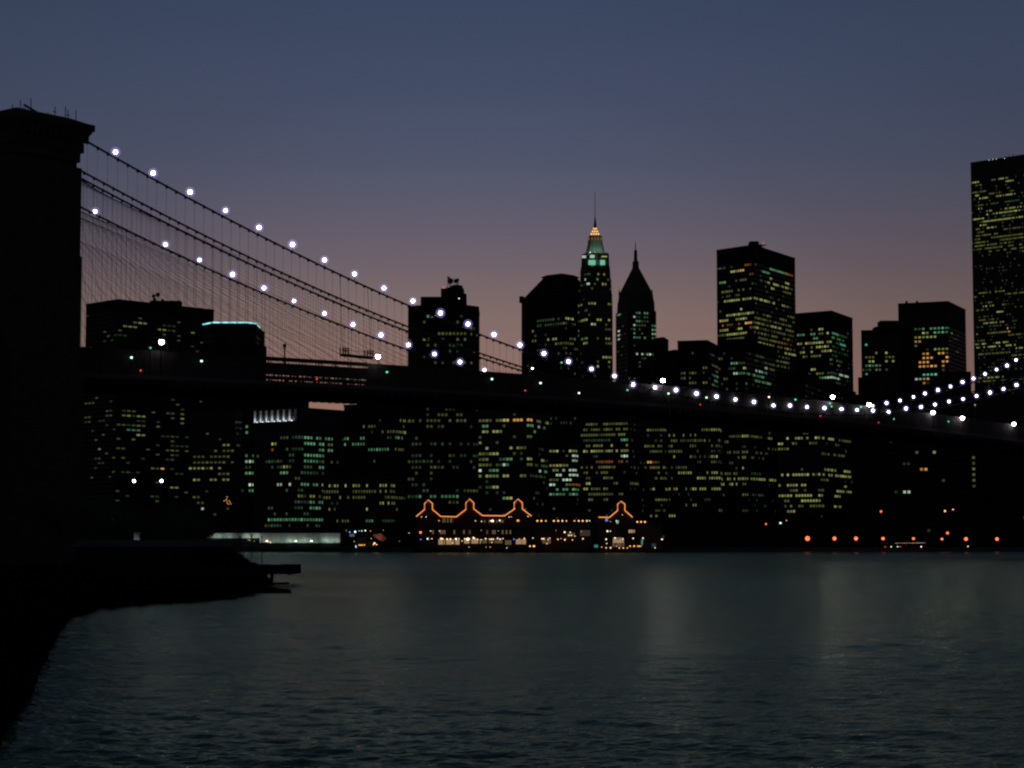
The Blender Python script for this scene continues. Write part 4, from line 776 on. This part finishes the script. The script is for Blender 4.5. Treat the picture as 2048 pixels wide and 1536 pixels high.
panes(r, 225, 400, 462, 508, shopw, 20, .85); panes(r, 410, 560, 462, 500, shopw, 16, .75); panes(r, 570, 740, 462, 498, shopd, 16, .8); panes(r, 835, 915, 468, 505, shopw, 8, .9); panes(r, 750, 800, 475, 510, shopd, 5)
panes(r, 500, 740, 315, 335, shopd, 20, .6); panes(r, 245, 340, 300, 335, shopd, 8, .5); panes(r, 130, 800, 395, 425, shopd, 44, .3); panes(r, 840, 865, 314, 328, shopw, 2)
r, a, c, ze = hall('small_gabled_hall', 'single gabled hall outlined in orange rope light, right end of the pier', [(1485, 293), (1570, 295), (1635, 240), (1635, 190), (1662, 168), (1692, 190), (1692, 240), (1752, 293)], 1490, 1760, [[(1570, 295), (1635, 240), (1635, 190), (1662, 168), (1692, 190), (1692, 240), (1752, 293)]])
glints(r, [(1555, 403, WARMW, .35), (1578, 403, WARM, .22), (1545, 467, WARMW, .3), (1615, 458, WARMW, .3), (1660, 468, BLUE, .16), (1676, 466, WARM, .25), (1757, 459, WARMW, .25), (1625, 322, GREENW, .2), (1672, 275, WARM, .14), (1578, 326, WARM, .12), (1550, 500, WARM, .22), (1510, 528, WARM, .18), (1545, 534, AMBER, .28), (1580, 534, AMBER, .36), (1625, 520, WARM, .15), (1648, 535, AMBER, .26), (1680, 535, AMBER, .28), (1712, 535, AMBER, .22), (1733, 521, AMBER, .3), (1765, 521, AMBER, .34), (1792, 521, AMBER, .24), (1806, 521, AMBER, .28), (1818, 521, AMBER, .2), (1835, 459, WARMW, .26), (1930, 534, WARM, .22), (1985, 467, WARM, .36)])
panes(r, 1540, 1560, 303, 325, lampmat('blue_shop_glass', (.25, .4, 1), .8, sample=False), 2, nm='blue_window'); panes(r, 1625, 1645, 318, 342, LIT['w', 1], 2, nm='pale_window'); panes(r, 1722, 1775, 392, 416, shopw, 3); panes(r, 1600, 1685, 455, 495, shopw, 8, .9); panes(r, 1595, 1690, 495, 525, shopd, 9, .8)
b = MB(); p = pt(*zp(1790, 460), PD); q = pt(*zp(1990, 545), PD); b.box(p.x, q.x, PD, PD + 30, .5, pt(*zp(1800, 350), PD).z, MATS['pier_cladding']); b.build('side_wing', r)
for k, x in enumerate((1790, 1820, 1850)): place('roof_lamp', globe(AMBER), pt(*zp(x, 330), PD - 1), r, .38)
tealp = lampmat('teal_lit_panel', (.1, .6, .5), .4, sample=False)
panes(r, 1452, 1482, 510, 532, tealp, 4, nm='teal_panel', D=PD - 3); panes(r, 1822, 1838, 470, 510, tealp, 1, nm='teal_panel', D=PD - 3); panes(r, 1905, 1940, 500, 530, lampmat('dim_teal_panel', (.1, .3, .28), .15, sample=False), 3, nm='teal_panel', D=PD - 3)
# low connecting hall with lamp row
p = pt(*zp(955, 335), PD + 12); q = pt(*zp(1490, 335), PD + 12)
root = thing('low_connecting_hall', 'low flat roofed hall between the gabled halls with a row of roof edge lamps', 'pier hall', ((p.x + q.x) / 2, PD + 12, .5))
b = MB(); b.box(p.x, q.x, PD + 12, PD + 50, .5, p.z - .6, MATS['pier_cladding']); b.build('hall_walls', root)
b = MB(); b.box(p.x - .3, q.x + .3, PD + 11, PD + 50.3, p.z - .6, p.z - .2, STEEL); b.build('roof', root)
for x in (1003, 1035, 1070, 1133, 1167, 1200, 1232, 1296, 1329, 1360, 1393): place('roof_edge_lamp', globe(AMBER), pt(*zp(x, 322), PD + 11), root, .38 if x not in (1070, 1232, 1296) else .28)
place('roof_edge_lamp', globe(GREENW), pt(*zp(1414, 322), PD + 11), root, .2)
for (x, y, m, rr) in ((1218, 411, WARMW, .34), (1262, 412, WARM, .24), (1270, 436, WARMW, .2), (1252, 436, WARM, .26), (1300, 442, WARM, .16), (1040, 463, WARM, .3), (1053, 463, WARM, .3), (1088, 470, WARM, .2), (1100, 458, WARM, .2), (1078, 500, AMBER, .26), (1165, 467, AMBER, .3), (1220, 470, AMBER, .36), (1280, 472, AMBER, .24), (1190, 462, WARM, .14), (1362, 463, WARM, .28), (1150, 398, WARM, .1), (1350, 405, WARM, .12), (1490, 456, WARM, .14)):
    place('wall_lamp', globe(m), pt(*zp(x, y), PD + 10), root, rr)
panes(root, 1240, 1300, 418, 445, shopd, 6, nm='lit_window', D=PD + 11.7); panes(root, 1340, 1420, 395, 440, lampmat('very_dim_shop_glass', (1, .7, .5), .05, sample=False), 8, nm='lit_window', D=PD + 11.7); panes(root, 1035, 1110, 455, 500, shopd, 8, .6, nm='lit_window', D=PD + 11.7)
# pier platform
a = pt(*zp(0, 545), PD - 6); c = pt(*zp(2030, 545), PD - 6)
b = MB(); b.box(a.x, c.x, PD - 8, PD + 60, .15, .95, WOOD)
pier = tag(b.build('pier_platform', origin=((a.x + c.x) / 2, PD, 0)), 'long timber pier platform carrying the gabled halls', 'pier')
b = MB()
for j in range(70):
    x = a.x + (c.x - a.x) * (j + .5) / 70; b.tube([(x, PD - 7.5, -1), (x, PD - 7.5, .2)], .22, WOOD, 6)
b.build('pilings', pier, 'stuff')

# floodlit shed
V8 = (380, 1020, 4.655)
def z8(x, y): return V8[0] + x / V8[2], V8[1] + y / V8[2]
SD = 965
a = pt(*z8(100, 262), SD); c = pt(*z8(1400, 262), SD); zt = pt(*z8(700, 214), SD).z; zm = pt(*z8(700, 262), SD).z; zl = pt(*z8(700, 305), SD).z
root = thing('floodlit_shed', 'long low shed with pale wall lit from below by floodlights', 'shed', ((a.x + c.x) / 2, SD, 1.8))
SHEDW = mat('pale_shed_panel', (.50, .56, .52), .75, var=.12, scale=.15)
n = 26
for j in range(n):
    x0 = a.x + (c.x - a.x) * j / n; x1 = a.x + (c.x - a.x) * (j + .97) / n
    b = MB(); b.box(x0, x1, SD, SD + .2, zm if j < 11 else zl, zt, SHEDW); b.build('wall_panel', root)
b = MB(); b.box(a.x, c.x, SD + .2, SD + 18, 1.8, zt + .1, CONC['dark']); b.box(a.x - .3, c.x + .3, SD - .9, SD + 18.5, zt + .1, zt + .5, CONC['dark']); b.build('roof', root)
for x, e, dy in ((190, 120, -1.6), (240, 90, -1.6), (350, 60, -1.6), (520, 80, -1.6), (580, 60, -1.6), (640, 70, -1.6), (715, 330, -1.2), (800, 50, -2), (985, 300, -1.2), (1060, 80, -1.6), (1130, 330, -1.2), (1260, 110, -1.7), (1350, 80, -1.6), (920, 100, -1.6)):
    p = pt(*z8(x, 292 if x > 690 else 258), SD + dy)
    ld = bpy.data.lights.new('shed_floodlight_beam', 'POINT'); ld.energy = e; ld.color = (.80, 1, .86); ld.shadow_soft_size = .3
    lo = bpy.data.objects.new('shed_floodlight_beam', ld); COL.objects.link(lo); lo.parent = root; lo.location = p - Vector(root.location)
    b = MB(); b.box(p.x - .25, p.x + .25, p.y - .6, p.y - .35, p.z - .5, p.z, STEEL); b.build('floodlight', root)
    if x in (715, 985, 1130): place('floodlight_lens', globe(lampmat('greenish_flood_lens', (.9, 1, .75), 6)), p, root, .38)
place('wall_lamp', globe(AMBER), pt(*z8(748, 301), SD - 2), root, .36)
for x, y in ((855, 302), (1056, 303), (1180, 305), (1310, 303), (557, 283), (545, 278), (600, 290)): place('wall_lamp', globe(WARM), pt(*z8(x, y), SD - 2), root, .13)
p = pt(272, 1073, SD); root = thing('lit_kiosk', 'small pale kiosk glimpsed through the dark trees at left', 'kiosk', (p.x, SD, 1.8))
b = MB(); b.box(p.x - 1.6, p.x + 1.6, SD, SD + 3, 1.8, p.z + 1.9, SHEDW); b.build('kiosk_walls', root)
b = MB(); b.box(p.x - 2, p.x + 2, SD - .5, SD + 3.3, p.z + 1.9, p.z + 2.3, STEEL); b.build('kiosk_roof', root)
ld = bpy.data.lights.new('kiosk_lamp_light', 'POINT'); ld.energy = 90; ld.color = (.85, 1, .9); lo = bpy.data.objects.new('kiosk_lamp_light', ld); COL.objects.link(lo); lo.parent = root; lo.location = (0, -1.5, 2)
b = MB(); b.box(p.x - .2, p.x + .2, SD - 1.9, SD - 1.6, 3.4, 3.7, STEEL); b.build('kiosk_lamp', root)

# moored ship with red awning and coloured lamps
p = pt(*z8(1600, 360), 945)
root = thing('moored_ship', 'moored dark ship with a reddish awning, amber deck lamps and two masts', 'ship', (p.x, 945, 0))
hullm = mat('dark_hull_paint', (.03, .03, .035), .6, var=.2, scale=1)
x0 = pt(*z8(1440, 360), 945).x; x1 = pt(*z8(1860, 360), 945).x; b = MB()
secsn = 12; lo_, hi_ = [], []
for j in range(secsn + 1):
    t = j / secsn; wx = x0 + (x1 - x0) * t; hw = 3.4 * math.sin(math.pi * min(1, max(.06, t * .92 + .06))) ** .45; sh = 2.2 + 1.3 * (2 * t - 1) ** 2
    lo_.append((wx + (t - .5) * -1.5, hw * .6, -.5)); hi_.append((wx, hw, sh))
for j in range(secsn):
    for sgn in (-1, 1):
        A, B, C_, D_ = lo_[j], lo_[j + 1], hi_[j + 1], hi_[j]
        b.face([(A[0], 945 + sgn * A[1], A[2]), (B[0], 945 + sgn * B[1], B[2]), (C_[0], 945 + sgn * C_[1], C_[2]), (D_[0], 945 + sgn * D_[1], D_[2])], hullm)
    b.face([(hi_[j][0], 945 - hi_[j][1], hi_[j][2] - .4), (hi_[j + 1][0], 945 - hi_[j + 1][1], hi_[j + 1][2] - .4), (hi_[j + 1][0], 945 + hi_[j + 1][1], hi_[j + 1][2] - .4), (hi_[j][0], 945 + hi_[j][1], hi_[j][2] - .4)], hullm)
for e in (0, -1): b.face([(lo_[e][0], 945 - lo_[e][1], -.5), (lo_[e][0], 945 + lo_[e][1], -.5), (hi_[e][0], 945 + hi_[e][1], hi_[e][2]), (hi_[e][0], 945 - hi_[e][1], hi_[e][2])], hullm)
b.build('hull', root)
b = MB(); b.box(x0 + 4, x0 + 13, 943.2, 946.8, 1.8, 5.2, hullm); b.box(x0 + 6, x0 + 10, 943.6, 946.4, 5.2, 7.2, hullm); b.build('deckhouse', root)
for q, mx in enumerate((x0 + 5, x0 + 14.5)):
    b = MB(); b.tube([(mx, 945, 1.5), (mx, 945, 15 - 2 * q)], .16, WOOD, 6, r2=.08); b.tube([(mx - 2.2, 945, 10 - q), (mx + 2.2, 945, 10 - q)], .07, WOOD, 5); b.build('mast', root)
RA = mat('red_awning_cloth', (.55, .16, .12), .9, var=.15, scale=1)
pa, pb, pc, pd = [pt(*z8(x, y), 941.8) for x, y in ((1700, 228), (1775, 218), (1835, 262), (1790, 292))]; pe = pt(*z8(1712, 252), 941.8)
b = MB(); ring_ = [pe, pd, pc, pb, pa]; b.hexa([v + Vector((0, 2.2, -.15)) for v in ring_], [v for v in ring_], RA); b.build('awning', root)
ld = bpy.data.lights.new('awning_lamp_light', 'POINT'); ld.energy = 60; ld.color = (1, .8, .6); ld.shadow_soft_size = .2; lo = bpy.data.objects.new('awning_lamp_light', ld); COL.objects.link(lo); lo.parent = root; lo.location = pt(*z8(1750, 262), 939.5) - Vector(root.location)
for x, y, m, rr in ((1488, 206, BLUE, .28), (1538, 203, lampmat('blue_white_lamp_glow', (.5, .7, 1), 4), .4), (1577, 326, AMBER, .26), (1592, 327, AMBER, .26), (1606, 326, AMBER, .24), (1625, 325, AMBER, .24), (1718, 310, WARM, .42), (1708, 322, AMBER, .26), (1738, 322, AMBER, .26), (1600, 195, GREENW, .2), (1632, 192, GREENW, .3), (1575, 193, GREENW, .14), (1545, 335, GREENW, .2), (1545, 345, GREENW, .2), (1528, 292, WARM, .12), (1688, 265, WARM, .14), (1680, 195, AMBER, .16), (1455, 190, GREENW, .1), (1800, 186, WARM, .1), (2040, 213, WARMW, .14), (1950, 290, WARM, .08)):
    place('ship_lamp', globe(m), pt(*z8(x, y), 941), root, rr)
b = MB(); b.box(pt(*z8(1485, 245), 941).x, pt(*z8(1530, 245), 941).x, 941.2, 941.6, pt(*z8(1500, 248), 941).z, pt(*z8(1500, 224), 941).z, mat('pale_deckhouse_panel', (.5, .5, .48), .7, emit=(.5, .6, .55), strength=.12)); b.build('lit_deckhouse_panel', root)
# orange light cluster on a yard
root = thing('festive_light_cluster', 'small cluster of orange bulbs on a mast below the yellow windowed block', 'light cluster', pt(454, 1050, 1000))
p = pt(454, 1050, 1000); b = MB(); b.tube([(p.x, 1000, 1.8), pt(454, 992, 1000)], .15, STEEL, 5); b.build('mast', root)
for x, y in ((1484, 1042), (1478, 1062), (1455, 1084), (1481, 1084), (1502, 1080), (1484, 1102), (1497, 1112), (1518, 1112), (1470, 1075), (1512, 1096)):
    place('bulb', globe(AMBER), pt(150 + x / 4.876, 780 + y / 4.876, 999), root, .16)

# orange quay lamps at right
LB = [(1615, 1077, .95, 'largest orange quay lamp, leftmost of the row at right'), (1669, 1077, .75, 'orange quay lamp second from the left in the row'), (1712, 1077, .75, 'orange quay lamp third from the left in the row'), (1766, 1077, .65, 'orange quay lamp above the red and white car lights'), (1827, 1077, .55, 'smaller orange quay lamp above the right end of the car lights'), (1884, 1078, .5, 'orange quay lamp below and left of a higher one'), (1895, 1066, .55, 'orange quay lamp raised slightly above the row'), (1932, 1078, .75, 'orange quay lamp with a tiny white light below it'), (1994, 1078, .7, 'rightmost orange quay lamp')]
for x, y, rr, lab in LB:
    p = pt(x, y, 990 if x < 1800 else 1010); root = thing('quay_lamp', lab, 'street lamp', (p.x, p.y + .4, 1.8), 'orange lamps along the far quay')
    b = MB(); b.tube([(p.x, p.y + .4, 1.8), (p.x, p.y + .4, p.z + .5), (p.x, p.y, p.z + .6)], .11, STEEL, 6, r2=.06); b.build('pole', root)
    b = MB(); b.box(p.x - .5, p.x + .5, p.y - .4, p.y + .5, p.z + .45, p.z + .65, STEEL); b.build('hood', root)
    place('lamp_globe', globe(SODIUM), p, root, rr * 1.15)
for x, y, m, rr, lab in ((1762, 1023, SODIUM, .5, 'orange lamp high on the dark warehouse wall, left one'), (1890, 1022, AMBER, .5, 'orange lamp high on the dark warehouse wall, left of a close pair'), (1906, 1019, AMBER, .35, 'smaller orange lamp high on the dark warehouse wall, right of a close pair'), (1532, 1048, SODIUM, .38, 'red orange lamp left of the teal white lamp above the dark waterfront row'), (1561, 1046, GREENW, .45, 'teal white lamp above the dark waterfront row'), (1573, 1041, AMBER, .22, 'faint amber lamp right of the teal white lamp')):
    D_ = 1045 if x < 1700 else 1052; p = pt(x, y, D_); root = thing('bulkhead_lamp', lab, 'lamp', p, 'lamps on dark waterfront buildings')
    place('lens', globe(m), p, root, rr); b = MB(); b.tube([(p.x, p.y, p.z), (p.x, p.y, 1.8)], .1, STEEL, 5); b.build('pole', root)
# cars on the quay road
def car(x, y, m, label, tail=True):
    p = pt(x, y, 992); z0 = 1.8; root = thing('parked_car', label, 'car', (p.x, 993, z0), 'cars on the far quay')
    body = mat('dark_car_paint', (.03, .03, .04), .4, var=0); b = MB()
    prof = [(-2.2, .35), (2.2, .35), (2.25, .8), (1.3, .95), (.7, 1.4), (-1.0, 1.42), (-1.7, .95), (-2.2, .85)]
    i = len(b.v); n = len(prof); b.v += [(p.x + a_, 992.2, z0 + h) for a_, h in prof] + [(p.x + a_, 993.9, z0 + h) for a_, h in prof]; b.mi(body)
    b.f.append(tuple(i + j for j in range(n))); b.m.append(0); b.f.append(tuple(i + n + j for j in reversed(range(n)))); b.m.append(0)
    for j in range(n): q = (j + 1) % n; b.f.append((i + j, i + n + j, i + n + q, i + q)); b.m.append(0)
    b.build('body', root)
    for dx in (-1.35, 1.35):
        for dy in (992.3, 993.8): b = MB(); b.tube([(p.x + dx, dy - .1, z0 + .33), (p.x + dx, dy + .1, z0 + .33)], .33, GLASS, 10); b.build('wheel', root)
    place('headlight' if m is not RED else 'tail_light', globe(m), (p.x - 2.15, 992.1, z0 + .75), root, .24)
for x, m, lab in ((1779, RED, 'dark car with glowing red tail light, leftmost on the quay'), (1791, WARMW, 'dark car with a warm white light beside the red tail light'), (1804, GREENW, 'dark car showing a greenish light'), (1809.5, RED, 'dark car with a faint red tail light right of the greenish light'), (1851, lampmat('pink_lamp_glow', (1, .4, .7), 5), 'dark car with a pinkish light at the end of the row')): car(x, 1087, m, lab)
root = thing('string_of_quay_lights', 'low string of tiny lights along the quay rail between the cars', 'light string', pt(1815, 1090, 990))
b = MB(); b.tube([pt(1785, 1086.5, 990), pt(1853, 1085.5, 990)], .05, STEEL, 4); b.build('rail', root)
for j in range(18): place('bulb', globe(WARM), pt(1792 + j * 3.4, 1086.6 - j * .06, 989.8), root, .07 + .05 * rnd.random())
p = pt(1936, 1093, 985); root = thing('mooring_light', 'tiny white light on a post at the water edge below an orange lamp', 'light', (p.x, p.y, 0)); place('lens', globe(WARMW), p, root, .25); b = MB(); b.tube([(p.x, p.y, -.5), p], .1, WOOD, 5); b.build('post', root)

# ------------------------------------------------------------------ near left shore
b = MB()
edge = [(-150, 1560), (-10, 1500), (60, 1400), (98, 1300), (138, 1240), (200, 1217), (300, 1207), (420, 1199), (480, 1191), (520, 1172), (505, 1150)]  # lower left end is added dark ground standing in for the tower's reflection
def onz(x, y, z):
    a, c, bb = ray(x, y); t = (z - CAMH) / bb; return Vector((a * t, c * t, z))
ed2 = []
for (xa, ya), (xb, yb) in zip(edge, edge[1:]):
    k = max(2, int(math.hypot(xb - xa, yb - ya) / 9))
    for j in range(k): ed2.append((xa + (xb - xa) * j / k + rnd.gauss(0, 3.2), ya + (yb - ya) * j / k + rnd.gauss(0, 1.3)))
edge = ed2 + [edge[-1]]
wl = [onz(x, y, 0) for x, y in edge]
back = [Vector((-60, 420, 0)), Vector((-300, 430, 0)), Vector((-300, 40, 0))]
ring0 = wl + back
cen = sum(ring0, Vector()) / len(ring0)
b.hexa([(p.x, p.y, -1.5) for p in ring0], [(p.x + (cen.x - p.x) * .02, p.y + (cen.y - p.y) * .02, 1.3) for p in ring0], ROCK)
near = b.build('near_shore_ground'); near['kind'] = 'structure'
b = MB()
for i in range(420):
    k = rnd.random() * (len(wl) - 2); j = int(k); p = wl[j].lerp(wl[j + 1], k - j) + Vector((rnd.uniform(-.5, 1), rnd.uniform(-.5, 3), rnd.uniform(-.2, 1.3)))
    if p.y < 165: continue
    r_ = rnd.uniform(.35, .95); i0 = len(b.v); b.ball(p, r_, ROCK, 6, 4, .7)
    for q in range(i0, len(b.v)): v = Vector(b.v[q]); b.v[q] = tuple(p + (v - p) * rnd.uniform(.75, 1.2))
for i in range(140):                                # rubble slope stepping down past the boathouse
    x = rnd.uniform(400, 506); D_ = rnd.uniform(232, 262); yt = 1092 + max(0, x - 452) * .62 + rnd.uniform(0, 8)
    p = pt(x, yt, D_); b.tube([(p.x, p.y, .8), p], rnd.uniform(.5, 1.2), ROCK, 6, r2=rnd.uniform(.2, .6))
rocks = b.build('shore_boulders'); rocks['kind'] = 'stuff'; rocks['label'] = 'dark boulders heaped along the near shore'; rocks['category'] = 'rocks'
# timber pier
D0 = 232
a = pt(380, 1150, D0); c = pt(578, 1150, D0); z1 = pt(540, 1131, D0).z; z0 = pt(540, 1150, D0).z
root = thing('timber_wharf', 'dark timber wharf end jutting over the water from the left shore', 'wharf', ((a.x + c.x) / 2, D0, 0))
nb = 24
for j in range(nb):
    x0_ = a.x - 8 + (c.x - a.x + 8) * j / nb; x1_ = a.x - 8 + (c.x - a.x + 8) * (j + .96) / nb
    b = MB(); b.box(x0_, x1_, D0 - .1, D0 + 14, z1 - .25, z1 + rnd.uniform(-.03, .03), WOOD); b.build('deck_plank', root)
b = MB(); b.box(a.x - 8, c.x, D0 + .1, D0 + .5, z0 + .1, z1 - .26, WOOD); b.box(a.x - 8, c.x, D0 + 13, D0 + 13.4, z0 + .1, z1 - .26, WOOD); b.box(c.x - .3, c.x - .02, D0 + .5, D0 + 13, z0, z1 - .26, WOOD); b.build('edge_beam', root)
for j in range(14):
    x = a.x - 6 + (c.x - a.x + 2.6) * j / 13 
    for dy in (.8, 6, 12): b = MB(); b.tube([(x, D0 + dy, -2), (x, D0 + dy, z1 - .3)], .2, WOOD, 7); b.build('piling', root)
for x, y0 in ((503, 1062), (524, 1064), (480, 1066)):
    p = pt(x, 1130, D0 + 5); q = pt(x, y0, D0 + 5); lab = {503: 'thin dark unlit lamp post in the middle of three on the wharf', 524: 'thin dark unlit lamp post nearest the open end of the wharf', 480: 'thin dark unlit lamp post farthest from the wharf end'}[x]
    rt = thing('lamp_post', lab, 'lamp post', (p.x, p.y, z1), 'unlit lamp posts on the wharf')
    b = MB(); b.tube([(p.x, p.y, z1), q], .07, STEEL, 6, r2=.05); b.build('pole', rt)
    b = MB(); b.tube([q + Vector((0, 0, -.8)), q + Vector((-.35, 0, 0))], .04, STEEL, 5); b.tube([q + Vector((0, 0, -.8)), q + Vector((.35, 0, 0))], .04, STEEL, 5); b.box(q.x - .42, q.x - .2, q.y - .1, q.y + .1, q.z - .02, q.z + .06, STEEL); b.box(q.x + .2, q.x + .42, q.y - .1, q.y + .1, q.z - .02, q.z + .06, STEEL); b.build('lamp_arms', rt)
b = MB(); p = onz(450, 1186, 0); q = onz(591, 1186, 0)
b.hexa([(p.x, p.y, -.5), (q.x, q.y, -.5), (q.x - 2, q.y + 6, -.5), (p.x, p.y + 8, -.5)], [(p.x, p.y, .75), (q.x - .6, q.y + .4, .35), (q.x - 3, q.y + 5, .5), (p.x, p.y + 8, .9)], WOOD)
b.hexa([(q.x - 9, q.y + 5, .4), (q.x - 1.2, q.y + 5.2, .75), (q.x - 1.4, q.y + 6, .75), (q.x - 9, q.y + 6, .4)], [(q.x - 9, q.y + 5, .8), (q.x - 1.2, q.y + 5.2, .95), (q.x - 1.4, q.y + 6, .95), (q.x - 9, q.y + 6, .8)], WOOD)
tag(b.build('floating_dock', origin=((p.x + q.x) / 2, p.y, 0)), 'low floating dock reaching past the wharf end at water level', 'dock')
# lamps behind the shore
for x, y, lab in ((268, 962, 'bright white shore lamp right of the stone tower, left of a pair'), (323, 962, 'bright bluish white shore lamp, right of a pair')):
    p = pt(x, y, 262); root = thing('shore_lamp', lab, 'street lamp', (p.x, p.y, 1.3), 'white lamps on the near shore')
    b = MB(); b.tube([(p.x, p.y, 1.3), (p.x, p.y, p.z + .3)], .12, STEEL, 6, r2=.08); b.build('pole', root)
    b = MB(); b.tube([(p.x, p.y, p.z + .25), (p.x, p.y, p.z + .45)], .35, STEEL, 8, r2=.1); b.build('hood', root)
    place('lamp_globe', globe(lampmat('bluish_shore_lamp_glow', (.85, .9, 1), 9) if x == 323 else lampmat('soft_white_shore_lamp_glow', (1, .93, .85), 8)), p, root, .2)
# trees on the near shore
def tree(x, D, ytop, w, label, seed, bare=False):
    R = random.Random(seed); base_ = onz(x, 1200, 1.0); base_ = pt(x, 1120, D); base_.z = 1.2; top_ = pt(x, ytop, D); H = top_.z - base_.z
    root = thing('shore_tree', label, 'tree', base_, 'dark trees on the near shore')
    b = MB(); b.tube([base_, base_ + Vector((.1, 0, H * .25)), base_ + Vector((-.1, .1, H * .5))], .32, BARK, 8, r2=.2)
    tips = []
    for i in range(11):
        a_ = R.uniform(0, 6.28); st = base_ + Vector((0, 0, H * R.uniform(.3, .5))); e = base_ + Vector((math.cos(a_) * w * R.uniform(.35, .9), math.sin(a_) * w * R.uniform(.35, .9), H * R.uniform(.6, .95)))
        mid = st.lerp(e, .5) + Vector((0, 0, .3)); b.tube([st, mid, e], .12, BARK, 5, r2=.03); tips.append(e)
        for q in range(5):
            s_ = mid.lerp(e, R.random()); t_ = s_ + Vector((R.uniform(-1, 1), R.uniform(-1, 1), R.uniform(.1, 1.2))) * w * .3; b.tube([s_, t_], .04, BARK, 4, r2=.015, cap=False); tips.append(t_)
    b.build('trunk', root)
    b = MB()
    if not bare:
        for t_ in tips:
            for q in range(58):
                c_ = t_ + Vector((R.gauss(0, .5), R.gauss(0, .5), R.gauss(0, .38))) * w * .34
                s_ = R.uniform(.07, .18); u_ = Vector((R.uniform(-1, 1), R.uniform(-1, 1), R.uniform(-1, 1))).normalized(); v_ = u_.orthogonal().normalized()
                b.face([c_ - u_ * s_, c_ + v_ * s_ * .6, c_ + u_ * s_, c_ - v_ * s_ * .6], LEAF)
        b.build('crown', root, 'stuff')
for i, (x, D, yt, w_, lab, bare) in enumerate(((120, 300, 985, 5.5, 'dark bushy tree tucked against the stone tower', 0), (185, 290, 1000, 5, 'tall dark tree just right of the stone tower', 0), (232, 275, 1018, 4.2, 'dark tree left of the glimpsed pale kiosk', 0), (316, 285, 1014, 4.5, 'dark tree between the kiosk and the floodlit shed', 0), (362, 270, 1030, 4, 'dark rounded tree left of the floodlit shed end', 0), (398, 280, 1050, 2.6, 'low dark tree overlapping the left tip of the floodlit shed', 0), (445, 300, 1062, 2.4, 'bare branched small tree in front of the floodlit shed', 1))):
    tree(x, D, yt, w_, lab, 10 + i, bare)
# dark boathouse on the near shore closing the view below the trees
p = pt(150, 1110, 250); q = pt(470, 1110, 250)
root = thing('shore_boathouse', 'long low unlit boathouse on the near shore below the trees', 'boathouse', ((p.x + q.x) / 2, 250, 1.2))
b = MB(); zt = pt(300, 1094, 250).z; b.box(p.x, q.x - 2, 250, 258, 1.0, zt, CONC['dark']); b.build('walls', root)
b = MB(); b.hexa([(p.x - .4, 249.6, zt), (q.x - 1.6, 249.6, zt), (q.x - 1.6, 258.4, zt), (p.x - .4, 258.4, zt)], [(p.x - .4, 253.8, zt + .9), (q.x - 1.6, 253.8, zt + .9), (q.x - 1.6, 254.2, zt + .9), (p.x - .4, 254.2, zt + .9)], STEEL); b.build('roof', root)
for o in list(bpy.data.objects):
    for k in ('_m', '_z'):
        if k in o: del o[k]
